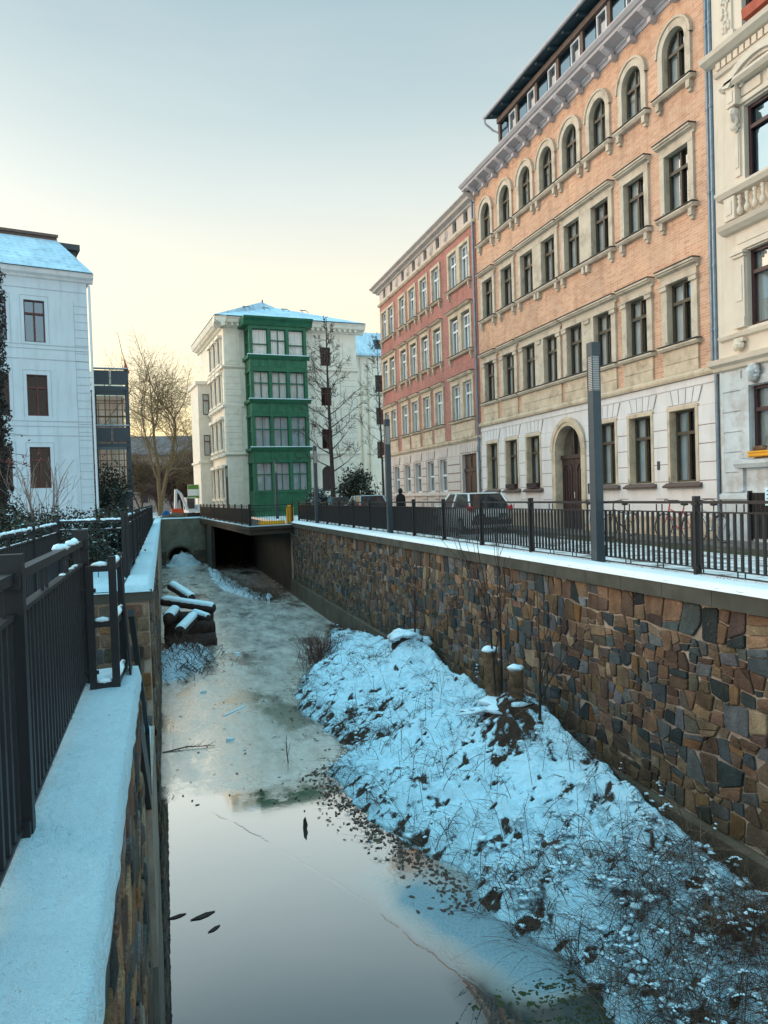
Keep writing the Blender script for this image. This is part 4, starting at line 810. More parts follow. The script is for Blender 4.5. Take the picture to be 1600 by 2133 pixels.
def stones(cells, tf, rnd, gap=.014, chamf=True):
    """each stone a slightly cushioned polygon; tf(u, v, out) -> xyz"""
    mb = MB(); mb.c = []
    for P in cells:
        Q = []
        for p in P:
            if not Q or (abs(p[0]-Q[-1][0])+abs(p[1]-Q[-1][1])) > .02: Q.append(p)
        if len(Q) < 3: continue
        if chamf:
            K = len(Q); Z = []
            for i in range(K):
                p, a_, b_ = Q[i], Q[i-1], Q[(i+1) % K]; f1, f2 = rnd.uniform(.02, .13), rnd.uniform(.02, .13); Z += [(p[0]+(a_[0]-p[0])*f1, p[1]+(a_[1]-p[1])*f1), (p[0]+(b_[0]-p[0])*f2, p[1]+(b_[1]-p[1])*f2)]
            Q = Z
        cu = sum(p[0] for p in Q)/len(Q); cv = sum(p[1] for p in Q)/len(Q)
        r = sum(math.hypot(p[0]-cu, p[1]-cv) for p in Q)/len(Q)
        if r < .05: continue
        col = rnd.choice(PL); br = rnd.uniform(.50, 1.1); gr_ = sum(col)/3; col = tuple(x*.85+gr_*.15 for x in col); col = tuple(min(1, x*br*rnd.uniform(.94, 1.06)) for x in col)
        o = rnd.uniform(.012, .038); tu, tv = rnd.uniform(-.05, .05), rnd.uniform(-.05, .05); b = len(mb.v); nn = len(Q)
        for s, d in ((1-gap/r, 0.0), (1-(gap+.004)/r, o*.8), (1-(gap+.02)/r, o)):
            for p in Q: du_, dv_ = (p[0]-cu)*s, (p[1]-cv)*s; mb.v.append(tf(cu+du_, cv+dv_, d+(du_*tu+dv_*tv if d else 0))); mb.c.append((*col, 1))
        mb.v.append(tf(cu, cv, o*1.15)); mb.c.append((*col, 1))
        for k in range(2):
            for q in range(nn): mb.f.append((b+k*nn+q, b+k*nn+(q+1) % nn, b+(k+1)*nn+(q+1) % nn, b+(k+1)*nn+q)); mb.m.append(0)
        for q in range(nn): mb.f.append((b+2*nn+q, b+2*nn+(q+1) % nn, b+3*nn)); mb.m.append(0)
    return mb
sm, t, b = principled('granite_stones'); co = texco(t); at = t.nodes.new('ShaderNodeAttribute'); at.attribute_name = 'tint'
sp1 = ramp(t, [(.30, (.60, .60, .62)), (.5, (1, 1, 1)), (.72, (1.55, 1.5, 1.45))], noi(t, co, 55, 3, .8)).outputs[0]
sp2 = ramp(t, [(.3, (.72, .70, .70)), (.7, (1.2, 1.2, 1.2))], noi(t, co, 5, 5)).outputs[0]
c1 = mixc(t, 1, mixc(t, 1, at.outputs['Color'], sp1, 'MULTIPLY'), sp2, 'MULTIPLY')
z_ = t.nodes.new('ShaderNodeSeparateXYZ'); t.links.new(co, z_.inputs[0])
damp = mth(t, 'ADD', mth(t, 'MULTIPLY', z_.outputs[2], -1.0), mth(t, 'MULTIPLY', noi(t, co, .6, 6, .6), 1.8)); damp = ramp(t, [(.0, (0, 0, 0)), (1, (1, 1, 1))], mth(t, 'MULTIPLY', mth(t, 'SUBTRACT', damp, 3.1), .9, True)).outputs[0]
stk = ramp(t, [(.42, (1.08, 1.06, 1.03)), (.72, (.55, .52, .48))], noi(t, texco(t, (1.5, 1.5, .22)), 1.5, 6, .6)).outputs[0]; c1 = mixc(t, 1, c1, stk, 'MULTIPLY'); c1 = mixc(t, ramp(t, [(.60, (0, 0, 0)), (.72, (.55, .55, .55))], noi(t, co, 9, 6, .7)).outputs[0], c1, (.16, .135, .10))
c1 = mixc(t, mth(t, 'MULTIPLY', damp, .55), c1, (.060, .052, .026)); t.links.new(c1, b.inputs['Base Color']); b.inputs['Roughness'].default_value = .8; b.inputs['Specular IOR Level'].default_value = .3
bump(t, b, mth(t, 'ADD', noi(t, co, 18, 5, .65), mth(t, 'MULTIPLY', noi(t, co, 70, 2), .3)), .035)
M['stones'] = sm
def snow_strip(x0, x1, y0, y1, z, th, step=.05, seed=0, amp=.012, rim=.05, edge_amp=.008):
    nx = max(5, int((x1-x0)/step)); ny = max(4, int((y1-y0)/step)); mb = MB()
    for j in range(ny+1):
        y = y0+(y1-y0)*j/ny
        for i in range(nx+1):
            u = i/nx; ea = edge_amp*mnoise.noise(Vector((y*5, seed, i > nx/2)))*1.6; x = x0+(x1-x0)*u + (ea if i in (0, 1, nx, nx-1) else 0)
            d = min(u, 1-u)*(x1-x0); dy = min(y-y0, y1-y) if y1-y0 < 40 else 1; e = min(1, min(d, dy)/rim); h = th*math.sqrt(max(0, 1-(1-e)**2))
            h += e*amp*(1.4*mnoise.noise(Vector((x*1.2, y*.9, seed+5))) + mnoise.noise(Vector((x*3.1, y*2.2, seed)))*1.3 + .5*mnoise.noise(Vector((x*9, y*8, seed+2))))
            mb.v.append((x, y, z - .03 if i in (0, nx) or j in (0, ny) else z + max(-.004, h)))
    w = nx+1
    for j in range(ny):
        for i in range(nx): q = j*w+i; mb.f.append((q, q+1, q+w+1, q+w)); mb.m.append(0)
    return mb
rnd = random.Random(11)
T = thing('canal_wall', (6.85, 0, 0), 0, 'long colourful rubble stone canal wall on the right with a snowy concrete coping', 'wall')
mb = stones(stone_cells(1.0, 41.0, -3.05, -.11, rnd), lambda u, v, o: (-o, u, v), rnd); mb.build('stonework', M['stones'], T)
mb = MB(); mb.box(.006, .8, -14, 41.8, -4.6, -.1); mb.build('mortar', M['mortar'], T)
mb = MB()
y = -6.0
while y < 41.7: mb.box(-.10, .75, y+.004, min(y+1.0, 41.8)-.004, -.1, .15); y += 1.0
mb.build('coping', M['coping'], T)
mb = MB(); mb.prism([(-.10, -4.6), (.006, -4.6), (.006, -3.06), (-.05, -3.06), (-.10, -3.12)], -6, 41.6, 'y'); mb.build('plinth', M['plinth'], T)
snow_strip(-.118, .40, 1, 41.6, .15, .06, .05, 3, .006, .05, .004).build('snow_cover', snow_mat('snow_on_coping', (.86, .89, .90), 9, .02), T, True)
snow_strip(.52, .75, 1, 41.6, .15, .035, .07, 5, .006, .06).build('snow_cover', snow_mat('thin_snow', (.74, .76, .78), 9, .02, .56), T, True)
# left walls
T = thing('canal_wall', (-.25, 0, 0), 0, 'near stone canal wall on the left whose broad snowy coping runs to the picture bottom', 'wall')
mb = stones(stone_cells(-4, 6.05, -3.75, -.02, rnd), lambda u, v, o: (o, u, v), rnd); mb.build('stonework', M['stones'], T)
mb = MB(); mb.box(-.5, -.006, -14, 6.05, -4.6, 0); mb.build('mortar', M['mortar'], T)
mb = MB(); mb.box(-.42, .03, -14, 6.08, .0, .15); mb.box(-.9, -.43, -14, 6.05, -.02, .10); mb.build('coping', M['coping'], T)
mb = snow_strip(-.36, .045, -3, 6.11, .15, .065, .022, 9, .018, .03, .006)
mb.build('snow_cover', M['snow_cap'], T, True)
mb = MB(); mb.box(-.02, .04, -14, 6.05, -3.9, -3.78); mb.build('plinth', M['plinth'], T)
T = thing('canal_wall', (-.25, 12, 0), 0, 'far stone canal wall on the left with snowy coping, beyond the stair gap', 'wall')
def course_cells(u0, u1, v0, v1, rnd):
    out = []; v = v0
    while v < v1-.08:
        h = min(rnd.uniform(.19, .27), v1-v); u = u0-rnd.random()*.2
        while u < u1:
            w = rnd.uniform(.26, .42); a, c = max(u, u0), min(u+w, u1)
            if c-a > .08: j = lambda: rnd.uniform(-.012, .012); out.append([(a+j(), v+j()), (c+j(), v+j()), (c+j(), v+h+j()), (a+j(), v+h+j())])
            u += w
        v += h
    return out
a = stones(course_cells(-1.3, -.02, -2.0, -.06, rnd), lambda u, v, o: (u, -o, v), rnd, .014); b2 = stones(stone_cells(0.03, 12, -3.75, -.05, rnd), lambda u, v, o: (o, u, v), rnd)
k = len(a.v); a.v += b2.v; a.c += b2.c; a.f += [tuple(i+k for i in f) for f in b2.f]; a.m += b2.m; a.build('stonework', M['stones'], T)
mb = MB(); mb.box(-1.5, -.006, .006, 54.5, -4.6, -.03); mb.build('mortar', M['mortar'], T)
mb = MB(); mb.box(-1.5, .04, -.04, 54, -.025, .15); mb.build('coping', M['coping'], T)
snow_strip(-.42, .06, -.06, 54, .15, .06, .06, 4, .012, .05).build('snow_cover', M['snow_cap'], T, True)
snow_strip(-1.5, -.39, -.06, 40, .15, .05, .09, 6, .03, .1).build('snow_cover', M['snow_cap'], T, True)
# stair down in the gap
T = thing('staircase', (-.25, 6.05, 0), 0, 'snowy stone stair going down to the water in the gap of the left wall', 'stairs')
mb = MB()
for i in range(11): mb.box(-1.45, -.06, .02+i*.26, .02+(i+1)*.26, -4.5, -.02-i*.17)
mb.build('steps', M['concrete'], T)
mb = MB(); mb.box(-1.45, -.0, 2.9, 5.94, -4.5, -1.96); mb.build('landing', M['mortar'], T)
snow_strip(-1.4, -.02, 2.9, 5.9, -1.96, .06, .07, 4, .01, .05).build('snow_cover', M['snow_cap'], T, True)
mb = MB(); mb.bar((-.03, .0, .05), (-.03, 2.95, -1.9), .06, .34); mb.bar((-.02, .1, .62), (-.02, 2.95, -1.15), .045, .06); mb.bar((-.02, 2.95, -1.9), (-.02, 2.95, -1.13), .05, .05); mb.build('stringer', M['anthracite'], T)
T = thing('stair_side_wall', (-1.72, 6, 0), 0, 'low stone wall on the land side of the stair gap', 'wall')
mb = MB(); mb.box(-.2, .02, 0, 6.0, -4.5, .08); mb.build('mortar', M['mortar'], T); snow_strip(-.2, .02, 0, 6, .08, .05, .06, 2).build('snow_cover', M['snow_cap'], T, True)
# end wall with culvert, deck over the right half
T = thing('culvert_wall', (-.25, 66.0, 0), 0, 'mossy grey concrete wall closing the canal, with an arched culvert mouth', 'wall')
mb = MB(); band(mb, -.3, 4.2, -4.4, .0, [(1.52, 1.9, -4.4, -3.35, True)], 1.5); mb.box(-.3, 4.2, 1.5, 1.55, -4.4, 0, 1); mb.box(-.3, 4.2, .0, .6, .002, .05)
mb.build('wall', [M['concrete'], M['room']], T)
mb = MB(); mb.box(-.3, .40, -.06, 0, -4.4, -2.75); mb.box(2.64, 4.2, -.06, 0, -4.4, -2.75); ringarch(mb, 1.52, -3.35, .95, 1.1, -.07, 0); mb.build('footing', M['plinth'], T)
snow_strip(-.3, 4.1, -.05, .6, .05, .07, .12, 8).build('snow_cover', M['snow_cap'], T, True)
mb = MB()
N_ = 22
for j in range(N_+1):
    for i in range(N_+1):
        x = .1+2.9*i/N_; y = 63.6+3.2*j/N_; d = math.hypot((x-1.55)/1.4, (y-66.2)/2.3); h = max(0, 1-d*d)*1.0 + .34*fbm(x, y, 2.2)*(d < 1.1) + .15*fbm(x, y, 6)*(d < 1.1); mb.v.append((x, y, ZW-.06+h))
for j in range(N_):
    for i in range(N_): q = j*(N_+1)+i; mb.f.append((q, q+1, q+N_+2, q+N_+1)); mb.m.append(0)
tag(mb.build('snow_heap', snow_mat('snow_rubble', (.66, .76, .82), 4, .1, .58), smooth=True), 'low heap of snowy rubble in the culvert mouth', 'snow heap')
T = thing('bridge_deck', (0, 0, 0), 0, 'dark concrete road deck spanning the right half of the canal, with a snowy edge', 'bridge')
D = [(4.35, 39.6), (7.0, 40.6), (7.2, 67), (3.0, 67)]
mb = MB(); mb.prism([(x, y) for x, y in D], -.42, -.16, 'z'); mb.prism([(4.28, 39.5), (7.0, 40.5), (7.0, 40.72), (4.45, 39.78), (3.2, 66.5), (2.94, 66.5)], -.158, .02, 'z'); mb.build('deck', M['dark_concrete'], T)
mb = MB(); mb.prism([(4.28, 39.49), (7.0, 40.49), (7.0, 40.74), (4.48, 39.8), (3.2, 66.5), (2.93, 66.5)], .024, .07, 'z'); mb.build('snow_cover', M['snow_cap'], T)
mb = MB(); mb.box(3.42, 3.7, 58, 66, -4.4, -.43); mb.box(6.86, 7.3, 40.5, 67, -4.4, -.2); mb.box(4.0, 6.86, 66.4, 66.9, -4.5, -.2); mb.build('abutment', M['dark_concrete'], T)  # back wall added to close off daylight behind the deck
# ------------------------------------------------------------------ snowy bank
def lerp_tab(tab, y):
    if y <= tab[0][0]: return tab[0][1]
    for (a, b), (c, d) in zip(tab[:-1], tab[1:]):
        if y <= c: f = (y-a)/(c-a); return b+(d-b)*f
    return tab[-1][1]
WL = [(0, 4.3), (6.4, 4.2), (7.0, 4.2), (7.6, 4.15), (8.0, 3.95), (8.5, 3.70), (9.3, 3.80), (10, 3.70), (11, 3.38), (12.2, 3.06), (13.2, 2.95), (14.1, 2.85), (14.7, 3.3), (15.3, 3.72), (16.4, 3.40), (17.5, 3.2), (19, 3.15), (20.5, 3.3), (22.6, 4.1), (25, 5.0), (28.5, 6.1), (31, 6.8), (33, 7)]
TOPZ = [(0, -3.0), (5, -3.25), (6.8, -3.32), (8, -3.15), (9.5, -2.95), (11, -2.62), (12.2, -2.5), (13.2, -2.72), (14.5, -2.8), (16, -2.75), (17.5, -2.62), (18.6, -2.5), (20, -2.75), (22, -2.95), (24, -3.1), (26, -3.35), (28.5, -3.75), (31, -4.0), (33, -4.1)]
def bank_z(x, y, fine=True):
    xw = lerp_tab(WL, y) + .22*mnoise.noise(Vector((y*1.3, 2.2, 0))) + .10*mnoise.noise(Vector((y*4.1, x*2, 7)))
    t = (x-xw)/max(.3, 6.62-xw); zt = lerp_tab(TOPZ, y)
    if t < 0: return ZW-.04+t*.35, 0.0, t
    s = min(1, t); prof = 1-(1-s)**1.55
    z = ZW-.03 + (zt-ZW)*prof
    if x > 6.42: z -= (x-6.42)/.33*min(.45, .5*(zt-ZW))
    amp = min(1, t*6)
    wx_, wy_ = x+.06*mnoise.noise(Vector((x*6, y*6, 3))), y+.06*mnoise.noise(Vector((x*6, y*6, 8)))
    vd = mnoise.voronoi(Vector((wx_*4.6, wy_*4.6*.85, 0)))[0][0]; vd2 = mnoise.voronoi(Vector((wx_*10, wy_*9, 5)))[0][0]
    pil = .08*max(0, 1-(vd/.75)**2)+.035*max(0, 1-(vd2/.75)**2)
    big = mnoise.noise(Vector((x*.8, y*.8, 1.1))); med = mnoise.noise(Vector((x*2.3, y*2.3, 3.3))); cl = mnoise.noise(Vector((x*5.2, y*5.2, 9.3))); sm_ = mnoise.noise(Vector((x*12, y*12, 5.7)))
    cover = .5+.5*mnoise.noise(Vector((x*.9, y*.9, 77)))
    rg_ = 1-abs(mnoise.noise(Vector((x*2.6+1.2*med, y*7.5+.8*big, 13)))); rg2 = 1-abs(mnoise.noise(Vector((x*6+1.5*cl, y*17, 17)))); gw = max(.25, min(1, .35+1.1*mnoise.noise(Vector((x*.7, y*.5, 91)))+(.35 if y > 13 else 0)))
    z += amp*(.16*big + .10*med + .03*cl + pil*(1.25-.7*cover)*(1.1-.6*gw) + gw*(.15*(rg_-.6)+.075*(rg2-.6)) + .010*sm_ - .04)
    if t < .25: z += amp*.05*(1-abs(t-.1)*6 if t < .26 else 0)
    # rootstock under the cut trunks, old stump
    for (sx_, sy_, hh, rr) in ((5.9, 12.25, .50, .62), (6.0, 18.6, .42, .62)):
        d = math.hypot(x-sx_, (y-sy_)*.9)/rr
        if d < 1.6: z += hh*math.exp(-d*d*1.6)
    bare = .40*mnoise.noise(Vector((x*2.9, y*2.9, 21))) + .30*mnoise.noise(Vector((x*7.5, y*7.5, 31))) + .15*mnoise.noise(Vector((x*17, y*17, 41))) + (.34*(vd-.55)+.22*(vd2-.5))*(1.2-.9*cover)*(1.1-.6*gw) + gw*(.75*(.66-rg_)+.55*(.64-rg2))
    dens = .02 + .12*mnoise.noise(Vector((x*.55, y*.55, 51))) + (.05*max(0, min(1, (8.6-y)/2.2))) + (.16 if t < .10 else 0) + (.4 if x > 6.55 else 0)
    dr_ = math.hypot(x-5.55, (y-12.0)*.9)
    if dr_ < 1.0: dens += .42*(1-dr_)
    if 14.9 < y < 17 and t < .4: dens += .16
    return z, bare+dens, t
mb = MB(); mb.c = []
ys = []; y = 3.6
while y < 33: ys.append(y); y += .030 if y < 10 else (.038 if y < 18 else .055)
nx = 150
for y in ys:
    x0 = max(2.2, lerp_tab(WL, y)-.75)
    for i in range(nx+1):
        x = x0+(6.78-x0)*i/nx; z, ba, tt = bank_z(x, y); mb.v.append((x, y, z)); mb.c.append((max(0, min(1, .5+ba)), 0, 0, 1))
w = nx+1
for j in range(len(ys)-1):
    for i in range(nx): q = j*w+i; mb.f.append((q, q+1, q+w+1, q+w)); mb.m.append(0)
bm, t, b = principled('snowy_bank'); co = texco(t); at = t.nodes.new('ShaderNodeAttribute'); at.attribute_name = 'tint'; sr = t.nodes.new('ShaderNodeSeparateColor'); t.links.new(at.outputs['Color'], sr.inputs[0])
f1 = mth(t, 'ADD', sr.outputs[0], mth(t, 'MULTIPLY', mth(t, 'SUBTRACT', noi(t, co, 22, 5, .7), .5), .45))
f2 = ramp(t, [(.625, (0, 0, 0)), (.73, (1, 1, 1))], f1).outputs[0]
zs_ = t.nodes.new('ShaderNodeSeparateXYZ'); t.links.new(co, zs_.inputs[0]); wet = ramp(t, [(0, (1, 1, 1)), (1, (0, 0, 0))], mth(t, 'MULTIPLY', mth(t, 'ADD', zs_.outputs[2], 3.93), 18, True)).outputs[0]
f2 = mth(t, 'MAXIMUM', f2, mth(t, 'MULTIPLY', wet, .95))
earth = mixc(t, noi(t, co, 9, 6, .7), (.018, .010, .008), (.10, .055, .035))
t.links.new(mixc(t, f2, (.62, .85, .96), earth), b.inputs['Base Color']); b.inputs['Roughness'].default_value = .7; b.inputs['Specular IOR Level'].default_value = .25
bump(t, b, mth(t, 'ADD', mth(t, 'MULTIPLY', f2, -.9), mth(t, 'ADD', noi(t, co, 16, 6, .65), mth(t, 'MULTIPLY', noi(t, co, 60, 3), .4))), .035)
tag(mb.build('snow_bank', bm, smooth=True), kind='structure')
# dead grass and stems: thin bent blades, in tufts
rv = random.Random(5)
def blade(mb, p, h, lean, r, m, seg=3, droop=.5):
    az = rv.random()*6.283; pts = []
    for i in range(seg+1):
        f = i/seg; o = lean*f + droop*lean*f*f; pts.append((p[0]+math.cos(az)*o*h, p[1]+math.sin(az)*o*h, p[2]+h*(f-.45*min(1.2, lean)*f*f)))
    mb.tube(pts, [r*(1-.7*i/seg) for i in range(seg+1)], 3, m, False); return pts[-1]
mb = MB(); clumps = MB(); nt_ = 0
while nt_ < 1900:
    y = 4.2+28*rv.random()**1.7; xw = lerp_tab(WL, y); x = xw-.05+(6.65-xw)*rv.random(); z, ba, tt = bank_z(x, y, True)
    near = max(0, min(1, (8.8-y)/2.0)); edge = 1 if -.02 < tt < .12 else 0
    if rv.random() > .10+.9*max(.5*near, .45*edge, .8 if ba > .16 else 0): continue
    nt_ += 1; big = rv.random() < .25+.4*near
    for k in range(rv.randint(3, 9) if not near else rv.randint(7, 14)):
        h = rv.uniform(.08, .26)*(1.5 if big else 1)*(1.35 if near else 1); lean = rv.uniform(.2, 1.5)
        tip = blade(mb, (x+rv.gauss(0, .07), y+rv.gauss(0, .07), z-.02), h, lean, rv.uniform(.0022, .0045)*(1.3 if y > 14 else 1), 0 if rv.random() < .72 else 1)
    if rv.random() < (.18 if near else .10):
        s = .010+.05*rv.random()**3; clumps.blob((x+rv.gauss(0, .05), y+rv.gauss(0, .05), z+rv.uniform(.02, .16)), (s*rv.uniform(.8, 2.2), s*rv.uniform(.8, 2), s*.5), 0, .8, nt_, 8, 4)
tag(mb.build('dead_grass', [M['twig'], M['straw']]), kind='stuff')
# tangled arching stems with snow lying on them (bottom right and along the waterline)
mb = MB()
for k in range(400):
    y = 4.3+4.6*rv.random()**1.2 if k < 250 else rv.uniform(8.6, 20); xw = lerp_tab(WL, y); x = xw+.05+(6.55-xw)*rv.random()**(.9 if k < 250 else 2.2); z = bank_z(x, y)[0]
    az = rv.random()*6.283; Ln = rv.uniform(.3, .9)*(1 if k < 250 else .75); H = rv.uniform(.12, .42); pts = []
    for i in range(8): f = i/7; pts.append((x+math.cos(az)*Ln*f*.8+.012*math.sin(f*5+k), y+math.sin(az)*Ln*f*.8+.012*math.cos(f*4+k), z+H*math.sin(math.pi*min(1, f*.66+.03))**.9))
    mb.tube(pts, [.0055*(1-.6*i/7) for i in range(8)], 4, 0, False)
    for j in range(rv.randint(2, 5)): i = rv.randint(2, 6); a2 = az+rv.uniform(-1.4, 1.4); q = pts[i]; l2 = rv.uniform(.08, .3); mb.tube([q, (q[0]+math.cos(a2)*l2*.5, q[1]+math.sin(a2)*l2*.5, q[2]+.04), (q[0]+math.cos(a2)*l2, q[1]+math.sin(a2)*l2, q[2]-.03)], [.004, .003, .0015], 3, 0, False)
    if rv.random() < .6:
        i0 = rv.randint(1, 4); i1 = rv.randint(i0+1, 6); P = [(q[0], q[1], q[2]+.010) for q in pts[i0:i1+1]]; w_ = rv.uniform(.007, .017)
        for q in P:
            for _ in range(2): clumps.blob((q[0]+rv.gauss(0, .015), q[1]+rv.gauss(0, .015), q[2]), (w_*rv.uniform(.8, 2.2), w_*rv.uniform(.8, 2.2), w_*.8), 0, .6, k, 6, 4)
for k in range(150):
    y = 4.5+(5.5 if k < 110 else 12)*rv.random(); xw = lerp_tab(WL, y); x = xw+.05+(6.5-xw)*rv.random(); z = bank_z(x, y)[0]+rv.uniform(-.01, .09)
    for j in range(rv.randint(3, 8)): s = rv.uniform(.014, .036); clumps.blob((x+rv.gauss(0, .05), y+rv.gauss(0, .05), z+rv.gauss(0, .025)), (s*rv.uniform(.7, 2), s*rv.uniform(.7, 2), s*rv.uniform(.4, .9)), 0, .9, k*7+j, 8, 5)
tag(mb.build('tangled_stems', M['twig']), kind='stuff')
tag(clumps.build('snow_clumps', M['snow'], smooth=True), kind='stuff')
# taller single dry stalks
mb = MB()
for k in range(110):
    y = rv.uniform(5.5, 17); xw = lerp_tab(WL, y); x = xw+.2+(6.4-xw)*rv.random(); z = bank_z(x, y)[0]; h = rv.uniform(.25, .7); lx, ly = rv.gauss(0, .12), rv.gauss(0, .12)
    mb.tube([(x, y, z), (x+lx*.4, y+ly*.4, z+h*.5), (x+lx, y+ly, z+h)], [.005, .004, .002], 3, 0, False)
    for j in range(5): f = .5+.1*j; a2 = rv.random()*6.28; mb.tube([(x+lx*f, y+ly*f, z+h*f), (x+lx*f+.06*math.cos(a2), y+ly*f+.06*math.sin(a2), z+h*f+.05)], [.003, .001], 3, 0, False)
tag(mb.build('dry_stalks', M['twig']), kind='stuff')
# leaf litter frozen in along the waterline and loose on the ice
mb = MB()
for k in range(900):
    if k < 620: y = rv.uniform(8.8, 14.6); x = lerp_tab(WL, y)-abs(rv.gauss(.0, .30))-.02
    elif k < 760: y = rv.uniform(15, 30); x = lerp_tab(WL, y)-abs(rv.gauss(0, .5))
    else: y = rv.uniform(13, 30); x = rv.uniform(0, 3.4)
    s = rv.uniform(.012, .05); az = rv.random()*6.28; c, s2 = math.cos(az), math.sin(az); p = [(-1, -.3), (0, -.5), (1.1, -.1), (.6, .5), (-.5, .4)]
    mb.face([(x+s*(c*a-s2*b_), y+s*(s2*a+c*b_), ZW+.006+rv.random()*.008) for a, b_ in p])
tag(mb.build('leaf_litter', M['twig']), kind='stuff')
mb = MB()
for k in range(46):
    y = 9.6+4.6*rv.random(); x = lerp_tab(WL, y)-.05-abs(rv.gauss(0, .22)); mb.blob((x, y, ZW), (rv.uniform(.015, .05), rv.uniform(.02, .06), .012), 0 if rv.random() < .55 else 1, .5, k, 8, 4)
tag(mb.build('water_weed', [mat('water_weed', (.07, .055, .02), .9, .4, 9, .01), M['twig']]), kind='stuff')
mb = MB()
for k in range(700): y = rv.uniform(5.3, 7.3); x = lerp_tab(WL, y)+.05-abs(rv.gauss(.1, .55)); s = .008+.03*rv.random()**2; mb.blob((x, y, ZW-.008), (s*rv.uniform(.6, 1.8), s*rv.uniform(.6, 1.8), .014), 0, .6, k, 7, 4)
tag(mb.build('green_weed', mat('green_weed', (.035, .036, .008), .8, .5, 12, .01)), kind='stuff')
# far low snow bars along the covered half, each a strip of snow with reed stubble
def snow_bar(name, pts, wd, h, label):
    mb = MB(); n = 110; m_ = 26
    P = [Vector(p) for p in pts]
    for j in range(n+1):
        f = j/n*(len(P)-1); i = min(int(f), len(P)-2); c = P[i].lerp(P[i+1], f-i); tdir = (P[i+1]-P[i]).normalized(); nd = Vector((tdir.y, -tdir.x, 0)); ww_ = wd*math.sin(math.pi*min(max(j/n, .03), .97))**.5
        for k in range(m_+1):
            u = k/m_*2-1; q = c+nd*ww_*u*(1+.25*mnoise.noise(Vector((j*.4, k*.1, wd)))); mb.v.append((q.x, q.y, ZW-.03+h*(1-u*u)*(1+1.1*fbm(q.x, q.y, 1.8)) + .10*fbm(q.x, q.y, 5)-.04))
    for j in range(n):
        for k in range(m_): q = j*(m_+1)+k; mb.f.append((q, q+1, q+m_+2, q+m_+1)); mb.m.append(0)
    o = tag(mb.build(name, snow_mat(name, (.70, .82, .90), 8, .05, .62), smooth=True), kind='structure'); g = MB()
    for k in range(1100):
        f = rv.random()**.6*(len(P)-1); i = min(int(f), len(P)-2); c = P[i].lerp(P[i+1], f-i); x, y = c.x+rv.gauss(.2, .4)*wd, c.y+rv.gauss(0, .5)
        blade(g, (x, y, ZW), rv.uniform(.2, .75), rv.uniform(.1, .9), .011, 0 if rv.random() < .6 else 1)
    tag(g.build('reed_stubble', [M['twig'], M['straw']]), kind='stuff')
snow_bar('snow_bar', [(3.4, 60, 0), (3.6, 52, 0), (3.9, 46, 0), (4.6, 42, 0), (5.4, 39.5, 0)], .75, .22, '')
# ------------------------------------------------------------------ stumps
def trunk_log(mb, a, b_, r0, r1, m=0, n=14, seed=0, flare=0, k=8):
    a, b_ = Vector(a), Vector(b_); P = []; RR = []
    for i in range(k+1): f = i/k; P.append(a.lerp(b_, f)); RR.append((r0+(r1-r0)*f)*(1+flare*max(0, 1-f*3)**2)*(1+.07*mnoise.noise(Vector((i*.9, seed, 0)))))
    v0 = len(mb.v); mb.tube(P, RR, n, m)
    for i in range(v0, len(mb.v)):
        x, y, z = mb.v[i]; q = .10*r0; mb.v[i] = (x+q*mnoise.noise(Vector((x*9, y*9, z*2.2+seed)))*2, y+q*mnoise.noise(Vector((x*9+5, y*9, z*2.2+seed)))*2, z+.5*q*mnoise.noise(Vector((x*9, y*9+5, z*3))))
T = thing('tree_stump', (5.9, 12.3, -2.55), 0, 'snow covered rootstock with two tall sawn off stems wearing snow caps', 'stump')
mb = MB(); trunk_log(mb, (-.10, .35, -.1), (-.16, .42, 1.06), .155, .13, 0, 18, 1, .7, 16); mb.build('stem', [M['bark_warm']], T, True)
mb = MB(); trunk_log(mb, (.10, -.12, -.1), (.08, -.16, .80), .15, .125, 0, 18, 2, .7, 16); mb.build('stem', [M['bark_warm']], T, True)
mb = MB(); mb.blob((-.16, .42, 1.09), (.15, .15, .06), 0, .2, 1, 14, 8); mb.build('snow_cap', M['snow'], T, True)
mb = MB(); mb.blob((.08, -.16, .84), (.14, .14, .065), 0, .2, 2, 14, 8); mb.build('snow_cap', M['snow'], T, True)
mb = MB()
for k in range(17):
    a = k*.37+rv.uniform(-.1, .1); L_ = rv.uniform(.5, .95); P = [(.02, .05, .05)]
    for i in range(1, 6): f = i/5; P.append((math.cos(a)*L_*f, math.sin(a)*L_*f, .20-.62*f**1.3+.05*math.sin(k+i)))
    mb.tube(P, [.13*(1-.7*i/5) for i in range(6)], 6, 0)
mb.build('root', M['bark'], T, True)
mb = MB()
mb.blob((-.02, .05, .16), (.42, .40, .11), 0, .45, 8, 20, 8); mb.blob((-.50, .10, .06), (.42, .15, .06), 0, .5, 9, 14, 6); mb.blob((.38, -.22, .02), (.30, .16, .08), 0, .5, 3, 14, 6); mb.build('snow_cover', M['snow'], T, True)
T = thing('tree_stump', (6.0, 18.6, -2.5), 0, 'low old tree stump under a thick cushion of snow on the mound by the wall', 'stump')
mb = MB(); trunk_log(mb, (0, 0, -.3), (0, 0, .25), .45, .33, 0, 16, 3, .5); mb.build('stem', M['bark'], T, True)
mb = MB(); mb.blob((0, 0, .27), (.44, .42, .14), 0, .5, 5, 18, 8); mb.blob((.35, -.2, .08), (.3, .25, .12), 0, .5, 6, 12, 6); mb.build('snow_cap', M['snow'], T, True)
